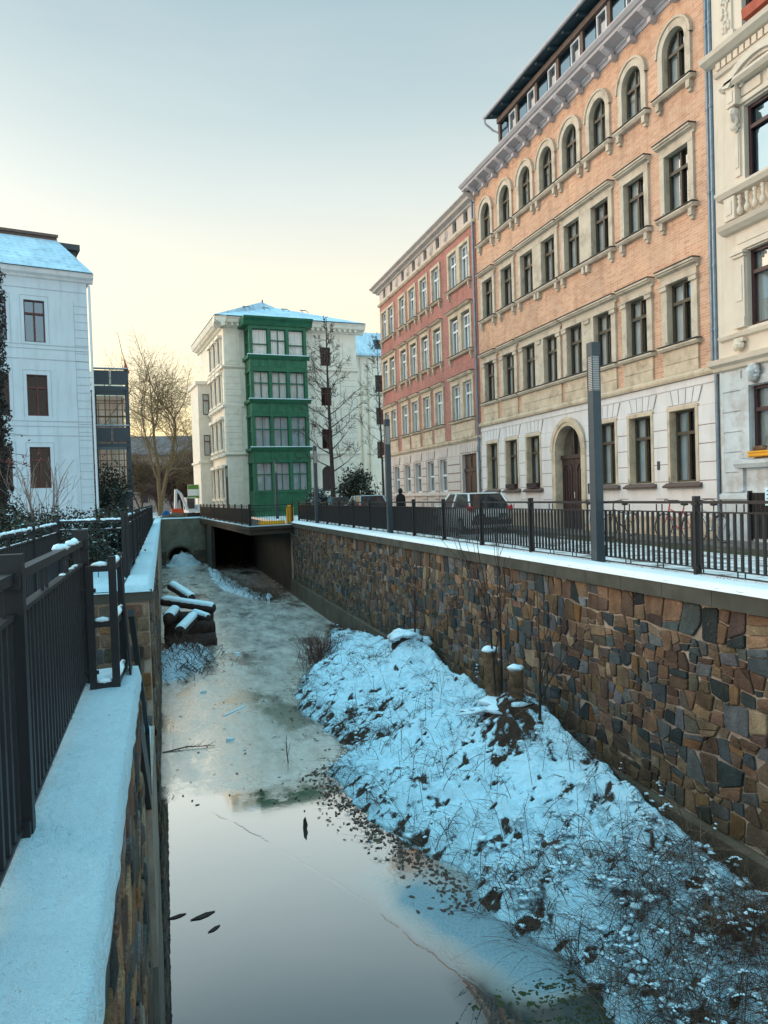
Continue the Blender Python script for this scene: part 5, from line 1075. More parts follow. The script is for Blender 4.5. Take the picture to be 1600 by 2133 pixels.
# ------------------------------------------------------------------ log pile in the water on the left
def log(a, b_, r, label, seed, snow=True):
    A_, B_ = Vector(a), Vector(b_); o = thing('log', tuple((A_+B_)/2), 0, label, 'log', 'logs piled at the left wall'); c = (A_+B_)/2
    mb = MB(); trunk_log(mb, A_-c, B_-c, r, r*.9, 0, 14, seed); mb.build('trunk', M['bark'], o, True)
    if snow:
        d = (B_-A_).normalized(); up = (Vector((0, 0, 1))-d*d.z).normalized(); sd2 = d.cross(up); mb = MB(); n = 26; m_ = 8
        for i in range(n+1):
            p = (A_-c).lerp(B_-c, .01+.98*i/n)
            for k in range(m_+1):
                u = (k/m_*2-1)*(1.05+.22*mnoise.noise(Vector((i*.6, seed, k > 4)))); e = min(1, min(i, n-i)/1.5+.2); th = (.065*math.sqrt(max(0, 1-(k/m_*2-1)**2))*e+.004)*(1+.25*mnoise.noise(Vector((i*.5, k*.5, seed)))); mb.v.append(tuple(p+(up*math.cos(u)+sd2*math.sin(u))*(r+th)))
        for i in range(n):
            for k in range(m_): q = i*(m_+1)+k; mb.f.append((q, q+1, q+m_+2, q+m_+1)); mb.m.append(0)
        mb.build('snow_cover', M['snow'], o, True)
    return o
log((-.15, 30.2, -2.37), (1.74, 29.0, -2.64), .17, 'longest snow topped log lying across the top of the pile, its sawn end facing right', 1)
log((.22, 33.0, -2.10), (1.0, 31.6, -2.55), .19, 'snowy log behind the longest log, sloping down to the right', 2)
log((.42, 27.0, -3.10), (.98, 28.6, -2.86), .20, 'short snowy log in front of the pile, pointing towards the viewer', 3)
log((.95, 28.7, -2.72), (1.45, 28.0, -2.84), .12, 'small bent snowy branch stub under the long log', 4)
log((.05, 27.7, -2.72), (.30, 29.4, -2.72), .22, 'thick dark log end with a rim of snow, next to the left wall', 5)
log((-.1, 28.6, -3.35), (1.68, 28.9, -3.3), .30, 'dark bare log in the middle of the pile under the snowy ones', 6, False)
log((-.1, 28.3, -3.75), (1.72, 28.5, -3.72), .30, 'dark bare log lying at the bottom of the pile in the water', 7, False)
log((-.1, 29.6, -2.98), (1.70, 29.2, -2.95), .25, 'dark bare log directly under the longest snowy log', 8, False)
T = thing('brush_heap', (.55, 26.0, ZW), 0, 'snowy heap of twigs and debris in front of the log pile', 'brush heap', None)
mb = MB(); n = 34
for j in range(n+1):
    for i in range(n+1):
        x, y = -1.1+2.6*i/n, -3.2+5.6*j/n; d = math.hypot((x+.15-.12*y)/1.0, y/2.9); h = max(0, 1-d*d)*.5+(.16*fbm(x+9, y, 1.7)+.15*fbm(x, y, 5))*(1 if d < 1.05 else 0); mb.v.append((x, y, -.08+h if d < 1.1 else -.12))
for j in range(n):
    for i in range(n): q = j*(n+1)+i; mb.f.append((q, q+1, q+n+2, q+n+1)); mb.m.append(0)
mb.build('snow_cover', snow_mat('snow_on_brush', (.62, .78, .88), 7, .07, .56), T, True)
mb = MB()
for k in range(330):
    x, y = rv.gauss(.1, .5), rv.gauss(-.4, 1.3); d = math.hypot((x+.25-.12*y)/1.0, y/2.7); z = max(-.05, (1-d*d)*.6); az = rv.random()*6.28; l2 = rv.uniform(.15, .6); mb.tube([(x, y, z), (x+math.cos(az)*l2*.5, y+math.sin(az)*l2*.5, z+rv.uniform(.05, .3)), (x+math.cos(az)*l2, y+math.sin(az)*l2, z+rv.uniform(-.05, .3))], [.012, .009, .004], 4, 0, False)
tag(mb.build('twigs', M['twig'], T), kind='stuff')
# dark leaves floating on the open water, a branch frozen into the ice, pond weed stalks
for (x, y, s, az, lb) in ((.30, 9.85, .17, .2, 'largest of three dark leaves floating on the still water by the left wall'), (-.02, 9.95, .12, .1, 'dark leaf floating against the left wall'), (.42, 9.5, .10, .5, 'small dark leaf floating closest to the viewer')):
    mb = MB(); c, s2 = math.cos(az), math.sin(az); P = [(-1, -.12), (-.3, -.34), (.35, -.22), (1, .15), (.3, .3), (-.4, .12)]
    mb.prism([(s*(c*a-s2*b_), s*(s2*a+c*b_)) for a, b_ in P], .0, .008, 'z'); o = mb.build('floating_leaf', M['bark'], None, loc=(x, y, ZW+.004)); tag(o, lb, 'leaf', 'dark leaves floating by the left wall')
mb = MB()
mb.tube([(-.1, 0, 0), (.4, .1, .04), (1.0, .0, .02)], [.018, .014, .006], 5)
for k in range(7): x = .15+k*.12; mb.tube([(x, .05, .03), (x+.16, .05+rv.uniform(-.2, .2), .06+rv.random()*.06)], [.008, .003], 4)
o = mb.build('branch', M['twig'], None, loc=(-.1, 16.6, ZW)); tag(o, 'thin dark branch frozen into the ice beside the left wall', 'branch')
mb = MB(); mb.tube([(0, 0, 0), (-.02, .05, .3), (.0, .1, .55)], [.012, .01, .005], 5); mb.tube([(0, .02, .15), (.07, .05, .4)], [.007, .003], 4); mb.tube([(0, .03, .3), (-.08, .05, .48)], [.006, .003], 4)
o = mb.build('dead_stalk', M['twig'], None, loc=(2.25, 15.0, ZW)); tag(o, 'upright dead stalk sticking out of the ice near the bank', 'stalk')
mb = MB(); mb.prism([(-.03, 0), (.03, .0), (.045, .06), (.015, .19), (-.02, .14)], -.02, .02, 'y'); o = mb.build('wood_splinter', M['bark'], None, loc=(2.02, 11.9, ZW)); tag(o, 'small dark wood splinter standing in the thin ice', 'splinter')
mb = MB(); mb.box(-.45, .45, -.03, .03, 0, .012); o = mb.build('ice_shard', M['snow'], None, loc=(1.55, 19.2, ZW+.004)); o.rotation_euler = (0, 0, R(50)); tag(o, 'long thin sliver of white ice lying on the frozen water', 'ice shard')
for k, (x, y, s) in enumerate(((1.25, 16.9, .10), (2.3, 26.3, .14), (.9, 21.4, .09))):
    mb = MB(); mb.prism([(-s, -s*.4), (s*.6, -s*.6), (s, s*.2), (-s*.2, s*.6)], 0, .05, 'z'); o = mb.build('ice_lump', M['snow'], None, loc=(x, y, ZW)); tag(o, ('small lump of ice nearest the open water', 'flat lump of ice farthest up the frozen canal', 'small lump of ice in the middle of the frozen canal')[k], 'ice lump', 'lumps of ice on the frozen canal')
# ------------------------------------------------------------------ railings
def fence_panel(T, bl, n=19, bw=.031, bd=.036, thin=False, snow=0, seed=0):
    mb = MB(); a, b_ = .035, bl-.035
    mb.box(a, b_, -.025, .025, 1.06, 1.10); mb.box(a, b_, -.022, .022, .925, .945)
    if thin:
        mb.box(a, b_, -.012, .012, .05, .065)
        for i in range(n): x = a+(b_-a)*(i+.5)/n; mb.tube([(x, 0, .065), (x, 0, .925)], .008, 6)
    else:
        mb.box(a, b_, -.022, .022, .125, .14); mb.box(a, b_, -.012, .012, .045, .06)
        for i in range(n): x = a+(b_-a)*(i+.5)/n; mb.box(x-bw/2, x+bw/2, -bd/2, bd/2, .141, .924)
        for f in (.30, .355, .64, .695, .965):
            x = a+(b_-a)*f; mb.box(x-.007, x+.007, -.007, .007, .946, 1.054); mb.box(x-.007, x+.007, -.007, .007, .061, .124)
        for x in (a, b_):
            for z in (.13, 1.07): mb.box(x-.03, x+.03, -.045, .045, z-.03, z+.025)
    p = mb.build('panel', M['anthracite'], T)
    if snow:
        s = MB(); r_ = random.Random(seed)
        nseg = int((b_-a)/.07)
        for i in range(nseg):
            if mnoise.noise(Vector((i*.23, seed*3.3, 0))) < snow: continue
            x = a+.035+i*.07; s.blob((x, r_.gauss(0, .004), 1.105), (.062, .030, .014+.03*max(0, mnoise.noise(Vector((i*.3, seed, 5)))+.3)), 0, .4, i+seed, 8, 4)
            if i % 3 == 0: s.blob((x, 0, .948), (.07, .018, .008), 0, .4, i, 6, 4)
        if s.v: s.build('snow', M['snow'], p, True)
    return p
def fence(loc, rz, bays, bl, label, cat='railing', posts=True, thin=False, n=19, snow=0, own=False, group='black railings along the canal', pw=(.03, .05)):
    T = thing('railing', loc, rz, label, cat, group)
    p0 = None
    for i in range(bays+1):
        if p0 is None: mb = MB(); mb.box(-pw[0], pw[0], -pw[1], pw[1], -.02, 1.17); p0 = mb.build('post', M['anthracite'], T)
        else: dup(p0, T, (i*bl, 0, 0))
    q0 = None
    for i in range(bays):
        if q0 is None or own:
            q = fence_panel(T, bl, n, thin=thin, snow=snow(i) if callable(snow) else snow, seed=i+1+int(loc[1])); q.location = (i*bl, 0, 0); q0 = q0 or q
        else: dup(q0, T, (i*bl, 0, 0))
    return T
fence((7.45, 1.45, .15), R(90), 16, 2.55, 'long black railing along the street on top of the right canal wall')
fence((-.57, -1.98, .13), R(90), 3, 2.55, 'near black railing on the left, beside the broad snowy coping', n=25, snow=lambda i: .16 if i == 2 else 0, own=True)
fence((-.66, 13.95, .15), R(90), 13, 2.55, 'black railing on the far left canal wall, running away behind the stair gap', snow=.02, own=True, pw=(.03, .06))
fence((-1.84, 14.35, .05), R(-90), 4, 2.55, 'dark railing with snow on its rail on the land side of the stair gap', snow=-.3, own=True)
fence((-1.80, 14.35, .1), R(-19), 1, 1.2, 'short open railing of thin bars closing the far end of the stair gap', thin=True, n=6, snow=-.5, own=True)
fence((4.36, 39.75, .05), R(92.8), 10, 2.6, 'dark railing along the left edge of the bridge deck')
fence((4.42, 39.72, .05), R(19.5), 1, 2.5, 'pale open barrier of thin bars at the front of the bridge deck', thin=True, n=17)
# stair gate
T = thing('stair_gate', (-.5, 5.42, .22), 0, 'dark steel gate frame with snow on its bars at the end of the near coping', 'gate')
mb = MB(); mb.box(-.02, .025, -.02, .025, -.02, .84); mb.box(.125, .175, -.02, .03, -.02, .90)
for z in (0.0, .42, .80): mb.box(.026, .124, -.018, .022, z, z+.04); mb.bar((.15, .03, z+.02), (.17, .62, z+.02), .04, .04)
mb.bar((.17, .62, -.02), (.17, .62, .88), .05, .05); mb.box(-.10, .04, -.01, .01, .66, .685); mb.box(-.10, .04, -.01, .01, .10, .125); mb.build('frame', M['anthracite'], T)
mb = MB(); mb.prism([(.05, -.06), (.26, -.06), (.10, .90), (.0, .90)], .17, .185, 'x'); mb.v = [(x+.05*max(0, (.9-z)), y+.35, z) for x, y, z in mb.v]; mb.build('brace_plate', M['anthracite'], T)
mb = MB()
for z in (.04, .46, .84): mb.blob((.075, 0, z+.008), (.06, .025, .018), 0, .3, 2, 8, 4); mb.tube([(.15, .06, z+.015), (.16, .3, z+.02), (.168, .58, z+.015)], [.02, .026, .018], 7)
mb.build('snow', M['snow'], T, True)
# ------------------------------------------------------------------ street lamps
lm, t, b = principled('lamp_louvre'); b.inputs['Base Color'].default_value = (.62, .64, .64, 1); b.inputs['Roughness'].default_value = .3
def lamp(x, y, label):
    T = thing('street_lamp', (x, y, .13), R(2), label, 'street lamp', 'square grey lamp columns along the canal street')
    h = .082; mb = MB(); mb.box(-h, h, -h, h, 0, 3.06); mb.box(-h-.006, h+.006, -h-.006, h+.006, 0, .35); mb.build('pole', M['lamp_grey'], T)
    mb = MB(); mb.box(-h, h, -h, h, 3.66, 3.90); mb.build('cap', M['lamp_grey'], T)
    mb = MB(); mb.box(-h+.014, h-.014, -h+.014, h-.014, 3.06, 3.66, 0)
    for i in range(19): z = 3.075+i*.031; mb.box(-h, h, -h, h, z, z+.008, 1)
    for sx_ in (-1, 1):
        for sy_ in (-1, 1): mb.box(sx_*h-.006-.006*sx_, sx_*h+.006-.006*sx_, sy_*h-.006-.006*sy_, sy_*h+.006-.006*sy_, 3.06, 3.66, 1)
    mb.build('louvre', [lm, M['lamp_grey']], T); return T
for x, y, lb in ((7.33, 11.5, 'nearest and tallest looking square lamp column, in front of the orange building'), (7.35, 24.1, 'square lamp column standing before the left end of the red brick building'), (7.36, 36.6, 'square lamp column between the bare tree and the green bay tower'), (7.30, 49.6, 'slim lamp column in front of the green bay tower'), (4.6, 56, 'farthest lamp column, at the left corner of the villa')): lamp(x, y, lb)
# ------------------------------------------------------------------ cars
def car(loc, rz, label, paint, L_=4.15, Wd_=1.74, H=1.45, estate=False):
    T = thing('parked_car', loc, rz, label, 'car'); hw = Wd_/2
    # body lofted from stations: x, half width at sill, half width at belt, z sill, z belt
    st = [(-L_/2, .55, .60, .38, .72), (-L_/2+.06, .76, .80, .27, .86), (-L_/2+.35, hw, hw-.02, .2, .93), (-.9, hw, hw-.01, .19, .92), (.4, hw, hw-.01, .19, .89), (.95, hw, hw-.03, .19, .86), (L_/2-.45, hw-.02, hw-.1, .2, .76), (L_/2-.1, .72, .66, .24, .62), (L_/2, .52, .5, .34, .52)]
    mb = MB(); ring = 10
    for (x, w0, w1, z0, z1) in st:
        zm = (z0*.45+z1*.55); P = [(-w0*.85, z0), (-w0, z0+.1), (-hw*.0-w1*1.02, zm), (-w1, z1-.05), (-w1*.9, z1), (w1*.9, z1), (w1, z1-.05), (w1*1.02, zm), (w0, z0+.1), (w0*.85, z0)]
        mb.v += [(x, p, z) for p, z in P]
    for i in range(len(st)-1):
        for k in range(ring): q = i*ring; mb.f.append((q+k, q+(k+1) % ring, q+ring+(k+1) % ring, q+ring+k)); mb.m.append(0)
    mb.f += [tuple(range(ring)), tuple((len(st)-1)*ring+k for k in range(ring-1, -1, -1))]; mb.m += [0, 0]
    bo = mb.build('body', paint, T, True)
    x0, x1 = -L_/2+.12, 1.02; xr0, xr1 = (-L_/2+.40 if estate else -L_/2+.55), .25
    c = [(x0, hw-.09, .90), (x1, hw-.08, .86), (xr1, hw-.24, H-.03), (xr0, hw-.25, H-.04)]
    g = MB(); r = MB()
    def fr(y): return [(c[0][0], y*c[0][1], c[0][2]), (c[1][0], y*c[1][1], c[1][2]), (c[2][0], y*c[2][1], c[2][2]), (c[3][0], y*c[3][1], c[3][2])]
    a, d = fr(-1), fr(1)
    for s in (a, d): g.face(s)
    g.face([a[0], a[3], d[3], d[0]]); g.face([a[1], d[1], d[2], a[2]]); g.build('side_window', M['car_glass'], T)
    zr = H; r.face([a[3], a[2], (xr1-.1, -.45, zr), (xr0+.15, -.45, zr)]); r.face([(xr0+.15, -.45, zr), (xr1-.1, -.45, zr), (xr1-.1, .45, zr), (xr0+.15, .45, zr)]); r.face([d[3], (xr0+.15, .45, zr), (xr1-.1, .45, zr), d[2]]); r.face([a[3], (xr0+.15, -.45, zr), (xr0+.15, .45, zr), d[3]]); r.face([a[2], d[2], (xr1-.1, .45, zr), (xr1-.1, -.45, zr)])
    for s, y in ((a, -1), (d, 1)):
        for (p, q, w_) in ((s[0], s[3], .07), (s[1], s[2], .05)): r.bar((p[0], p[1]*1.01, p[2]), (q[0], q[1]*1.01, q[2]), w_, .06)
        r.bar((-.35, s[0][1]*1.012, .9), (-.42, s[2][1]*1.012, H-.04), .05, .07)
    r.build('roof', paint, T, True)
    w0 = None
    for (x, y) in ((-L_/2+.78, -1), (-L_/2+.78, 1), (L_/2-.8, -1), (L_/2-.8, 1)):
        if w0 is None:
            mb = MB(); mb.tube([(0, -.10, 0), (0, -.08, 0), (0, .08, 0), (0, .10, 0)], [.27, .315, .315, .27], 20); w0 = mb.build('wheel', M['black'], T, loc=(x, y*(hw-.09), .315)); mb = MB(); mb.tube([(0, -.108, 0), (0, .108, 0)], .19, 16); mb.build('rim', M['chrome'], w0)
        else: dup(w0, T, (x, y*(hw-.09), .315))
    for s in (-1, 1):
        mb = MB(); mb.prism([(s*(hw-.24), .80), (s*(hw-.05), .82), (s*(hw-.06), 1.00), (s*(hw-.16), .97)], -L_/2+.02, -L_/2+.30, 'x'); mb.build('tail_light', M['tail_red'], T)
        mb = MB(); mb.blob((L_/2-.16, s*.58, .60), (.14, .16, .08), 0, 0, 0, 10, 6); mb.build('headlight', M['chrome'], T, True)
        mb = MB(); mb.blob((.72, s*(hw+.07), .93), (.06, .1, .07), 0, 0, 0, 8, 5); mb.build('mirror', paint, T, True)
    mb = MB(); mb.box(-L_/2-.015, -L_/2+.05, -.26, .26, .60, .71); mb.build('licence_plate', M['white_frame'], T)
    mb = MB(); mb.box(-L_/2-.03, -L_/2+.2, -.74, .74, .33, .50); mb.box(L_/2-.2, L_/2+.01, -.6, .6, .28, .42); mb.build('bumper', M['black'], T)
    return T
M['car_glass'] = mat('car_glass', (.02, .025, .03), .06, 0, 1, 0, spec=.8); M['tail_red'] = mat('tail_red', (.55, .01, .012), .2, .1, 3, 0)
M['silver_paint'] = mat('silver_paint', (.74, .74, .73), .3, .02, 1, 0, metal=.15); M['grey_paint'] = mat('grey_paint', (.32, .40, .44), .3, .02, 1, 0, metal=.4); M['dark_paint'] = mat('dark_paint', (.03, .032, .04), .3, .02, 1, 0, metal=.3)
car((11.0, 25.9, 0), R(90), 'silver hatchback parked behind the railing near the red brick door, red tail lights showing', M['silver_paint'], H=1.46)
car((10.9, 40.5, 0), R(90), 'pale blue grey car parked beyond the lamp column, in front of the dark round bush', M['grey_paint'], H=1.5)
car((10.6, 47.5, 0), R(90), 'dark car parked farthest up the street behind the railing', M['dark_paint'], H=1.45)
# ------------------------------------------------------------------ bicycles (local x forward)
def bicycle(loc, rz, label, fm, lean=0):
    T = thing('bicycle', loc, rz, label, 'bicycle', 'bicycles parked by the orange building'); T.rotation_euler = (lean, 0, rz)
    mb = MB()
    B_, Sx, Hd, R_, F_ = (0, 0, .29), (-.17, 0, .82), (.36, 0, .86), (-.46, 0, .34), (.55, 0, .34)
    for p, q, r in ((B_, Sx, .016), (B_, (.38, 0, .70), .018), ((-.12, 0, .66), (.36, 0, .80), .016), (B_, R_, .011), ((-.14, 0, .74), R_, .010), ((.34, 0, .96), (.40, 0, .66), .018), ((.40, 0, .66), F_, .013)): mb.tube([p, q], r, 7)
    mb.build('frame', fm, T)
    w0 = None
    for x in (-.46, .55):
        if w0 is None:
            mb = MB(); n = 28; pts = [(.33*math.cos(2*math.pi*i/n), 0, .33*math.sin(2*math.pi*i/n)) for i in range(n+1)]; mb.tube(pts, .016, 6, 0, False)
            for k in range(16): a = k*math.pi/8; mb.tube([(.0, .02*(-1)**k, 0), (.32*math.cos(a), 0, .32*math.sin(a))], .0022, 3, 1, False)
            mb.tube([(0, -.04, 0), (0, .04, 0)], .022, 8, 1); w0 = mb.build('wheel', [M['black'], M['chrome']], T, loc=(x, 0, .34))
        else: dup(w0, T, (x, 0, .34))
    for x, a0, a1, nm in ((-.46, 20, 200, 0), (.55, 30, 175, 0)):
        mb = MB(); P = [(x+.365*math.cos(R(a0+(a1-a0)*i/14)), 0, .34+.365*math.sin(R(a0+(a1-a0)*i/14))) for i in range(15)]
        for i in range(14): p, q = P[i], P[i+1]; mb.face([(p[0], -.028, p[2]), (p[0], .028, p[2]), (q[0], .028, q[2]), (q[0], -.028, q[2])])
        mb.build('mudguard', M['silver_paint'], T)
    mb = MB(); mb.blob((-.19, 0, .93), (.13, .075, .035), 0, .1, 1, 12, 6); mb.tube([(-.17, 0, .8), (-.185, 0, .91)], .013, 6); mb.build('saddle', M['black'], T, True)
    mb = MB(); mb.tube([(.22, -.28, 1.0), (.30, -.2, 1.04), (.34, -.05, 1.03), (.34, .05, 1.03), (.30, .2, 1.04), (.22, .28, 1.0)], .012, 7); mb.tube([(.34, 0, .95), (.34, 0, 1.03)], .014, 6); mb.build('handlebar', M['black'], T)
    mb = MB(); mb.tube([(0, -.06, .29), (0, .06, .29)], .02, 8); mb.tube([(0, .06, .29), (.12, .06, .18)], .01, 6); mb.tube([(0, -.06, .29), (-.12, -.06, .40)], .01, 6); mb.box(.08, .17, .07, .15, .165, .19); mb.box(-.17, -.08, -.15, -.07, .385, .41); mb.lathe([(.09, .28), (.09, .285)], 0, 0, 14) if False else None
    mb.build('pedal', M['chrome'], T)
    mb = MB(); mb.box(-.80, -.30, -.07, .07, .715, .73); mb.tube([(-.72, .06, .72), (-.46, .05, .34)], .006, 5); mb.tube([(-.72, -.06, .72), (-.46, -.05, .34)], .006, 5); mb.build('luggage_rack', M['black'], T)
    return T
red_m = mat('red_frame_paint', (.42, .025, .05), .35, .05, 2, 0)
bicycle((12.75, 16.3, .07), R(93), 'red framed bicycle with silver mudguards leaning by the corner downpipe', red_m, R(4))
bicycle((12.9, 15.2, .07), R(80), 'grey bicycle half hidden behind the red framed one', M['grey_paint'], R(-4))
bicycle((12.55, 18.4, .07), R(200), 'dark bicycle parked with its front wheel turned towards the canal', M['black'], R(3))
bicycle((13.0, 21.0, .07), R(60), 'dark bicycle just right of the nearest lamp column', M['black'], R(3))
# ------------------------------------------------------------------ person
T = thing('person', (12.0, 37.3, .0), R(75), 'person in a dark hooded coat walking along the pavement by the red brick building', 'person')
def skin(name, V, E, Rr, m, parent, lv=2):
    me = bpy.data.meshes.new(name); me.from_pydata(V, E, []); o = bpy.data.objects.new(name, me); COL.objects.link(o); o.parent = parent; me.materials.append(m)
    k = o.modifiers.new('skin', 'SKIN'); sv = me.skin_vertices[0].data if me.skin_vertices else None
    if sv is None:
        bpy.context.view_layer.objects.active = o; sv = me.skin_vertices[0].data
    for i, r in enumerate(Rr): sv[i].radius = (r, r) if isinstance(r, float) else r
    sv[0].use_root = True; s = o.modifiers.new('sub', 'SUBSURF'); s.levels = lv; s.render_levels = lv; return o
V = [(0, 0, .95), (0, 0, 1.15), (0, 0, 1.38), (.01, 0, 1.50), (.03, 0, 1.60), (.035, 0, 1.72),
     (0, .17, 1.40), (-.03, .22, 1.12), (.10, .19, .93), (0, -.17, 1.40), (-.03, -.22, 1.12), (.10, -.19, .93),
     (0, .09, .88), (.16, .10, .50), (.10, .10, .10), (.24, .11, .05), (0, -.09, .88), (-.06, -.10, .50), (-.28, -.10, .14), (-.18, -.11, .06),
     (.14, .17, .88), (.13, .20, .86), (.12, .21, .87), (.11, .16, .86), (.15, .185, .90), (.14, -.17, .88), (.13, -.20, .86), (.12, -.21, .87), (.11, -.16, .86), (.15, -.185, .90)]
E_ = [(0, 1), (1, 2), (2, 3), (3, 4), (4, 5), (2, 6), (6, 7), (7, 8), (2, 9), (9, 10), (10, 11), (0, 12), (12, 13), (13, 14), (14, 15), (0, 16), (16, 17), (17, 18), (18, 19)] + [(8, k) for k in range(20, 25)] + [(11, k) for k in range(25, 30)]
RR = [(.14, .10), (.13, .09), (.15, .10), .06, .085, .08, .07, .05, .035, .07, .05, .035, .09, .065, .045, .045, .09, .065, .045, .045] + [.01]*10
cloth = mat('dark_cloth', (.012, .011, .014), .9, .2, 8, .002); skin_m = mat('skin', (.42, .24, .17), .6, .08, 5, 0)
skin('body', V, E_, RR, cloth, T)
mb = MB(); prof = [(.21, .62), (.22, .9), (.19, 1.1), (.215, 1.32), (.16, 1.46), (.085, 1.52)]; n = 20
for (r, z) in prof:
    for k in range(n): a = 2*math.pi*k/n; mb.v.append((r*.72*math.cos(a), r*1.12*math.sin(a), z))
for i in range(len(prof)-1):
    for k in range(n): q = i*n; mb.f.append((q+k, q+(k+1) % n, q+n+(k+1) % n, q+n+k)); mb.m.append(0)
mb.build('coat', cloth, T, True)
mb = MB(); mb.blob((.01, 0, 1.665), (.145, .125, .165), 0, .08, 3, 16, 10); mb.build('hood', cloth, T, True)
mb = MB(); mb.blob((.075, 0, 1.655), (.085, .075, .11), 0, 0, 0, 14, 10); mb.blob((.165, 0, 1.65), (.018, .014, .022), 0, 0, 0, 8, 5); mb.build('face', skin_m, T, True)
mb = MB(); [mb.blob((.148, s*.03, 1.675), (.012, .014, .008), 0, 0, 0, 8, 5) for s in (-1, 1)]; mb.blob((.150, 0, 1.605), (.01, .026, .007), 0, 0, 0, 8, 5); mb.build('eyes_and_mouth', M['door_dark'], T, True)
# ------------------------------------------------------------------ building site behind the culvert
T = thing('mini_excavator', (2.7, 71, 0), R(200), 'small white excavator with a raised arm on the building site beyond the culvert', 'excavator')
mb = MB(); [mb.prism([(-.9, .1), (-.75, 0), (.75, 0), (.9, .1), (.9, .3), (.75, .4), (-.75, .4), (-.9, .3)], y-.14, y+.14, 'y') for y in (-.5, .5)]; mb.build('track', M['black'], T)
mb = MB(); mb.box(-.8, .7, -.6, .6, .45, .75); mb.box(-.85, -.2, -.6, .6, .75, 1.15); mb.build('body', M['white_frame'], T)
mb = MB()
for x in (-.15, .65):
    for y in (-.58, .1): mb.box(x, x+.08, y, y+.08, .75, 1.75)
mb.box(-.2, .8, -.65, .25, 1.75, 1.83); mb.build('cab', M['white_frame'], T); mb = MB(); mb.box(-.10, .68, -.56, .14, .8, 1.74); mb.build('cab_window', M['car_glass'], T)
mb = MB(); mb.bar((.7, .3, .7), (1.3, .35, 2.2), .18, .2); mb.bar((1.3, .35, 2.2), (1.75, .35, 2.55), .16, .2); mb.bar((1.75, .35, 2.6), (1.85, .35, .5), .2, .2); mb.build('arm', M['white_frame'], T)
mb = MB(); mb.prism([(1.7, .5), (2.0, .55), (1.95, .1), (1.6, .15)], .1, .6, 'y'); mb.build('bucket', M['bark'], T)
T = thing('site_board', (2.3, 73, 0), R(4), 'white and green building site board on posts beside the villa', 'sign board')
mb = MB(); mb.box(0, 1.05, 0, .04, 1.75, 3.05, 0); mb.box(.02, 1.03, -.012, -.002, 2.62, 3.02, 1); mb.box(.02, 1.03, -.012, -.002, 1.78, 2.0, 1); mb.box(1.15, 2.2, 0, .04, 1.85, 2.95, 0); mb.box(1.2, 1.95, -.012, -.002, 2.0, 2.85, 2)
mb.build('panel', [M['white_frame'], mat('sign_green', (.10, .22, .03), .6), mat('sign_pale', (.60, .66, .68), .5)], T)
mb = MB(); [mb.box(x, x+.07, .05, .12, 0, 3.0) for x in (.05, .93, 1.2, 2.1)]; mb.build('post', M['chrome'], T)
T = thing('site_cabin', (3.3, 74.5, 0), R(4), 'low white site cabin under the site board', 'cabin'); mb = MB(); mb.box(0, 1.4, 0, 2, .1, 1.65); mb.box(-.05, 1.45, -.05, 2.05, 1.65, 1.75); mb.build('wall', M['white_frame'], T); mb = MB(); mb.box(.2, .9, -.03, 0, .2, 1.5); mb.build('door', M['car_glass'], T)
T = thing('barrel', (.25, 69.5, .36), 0, 'blue barrel lying on its side on the building site', 'barrel'); mb = MB(); mb.tube([(0, 0, 0), (0, .04, 0), (0, .4, 0), (0, .46, 0), (0, .9, 0)], [.33, .36, .34, .36, .34], 18); mb.build('drum', M['blue_pl'], T); mb = MB(); mb.tube([(.0, -.03, .12), (0, .0, .12)], .05, 8); mb.build('plug', M['black'], T)
T = thing('barrier', (.75, 69.6, 0), R(10), 'orange plastic barrier block beside the blue barrel', 'barrier'); mb = MB(); mb.prism([(-.2, 0), (.2, 0), (.14, .5), (.1, .85), (-.1, .85), (-.14, .5)], 0, .95, 'x'); [mb.box(x, x+.07, -.16, -.10, .3, .8) for x in (.15, .45, .75)]; mb.build('block', M['orange_pl'], T)
mb = MB(); mb.blob((0, 0, 0), (1.0, .8, .45), 0, .4, 4, 16, 8); tag(mb.build('soil_heap', M['plinth'], None, True, (.8, 68.4, 0)), 'small brown heap of soil in front of the orange barrier', 'soil heap')
T = thing('barrier', (6.55, 40.9, .02), R(20), 'upright yellow barrier panel at the right end of the bridge deck', 'barrier'); mb = MB(); mb.box(0, .42, 0, .08, .05, .95); [mb.box(.03+i*.1, .06+i*.1, -.02, 0, .1, .9) for i in range(4)]; mb.build('panel', M['yellow'], T); mb = MB(); mb.box(.1, .35, -.02, .1, .96, 1.12); mb.build('lantern', M['yellow'], T)
T = thing('barrier', (5.2, 42.3, .0), R(15), 'low yellow barrier lying behind the thin bar railing on the deck', 'barrier'); mb = MB(); mb.prism([(-.2, 0), (.2, 0), (.12, .22), (-.12, .22)], 0, 1.5, 'x'); mb.build('block', M['yellow'], T)
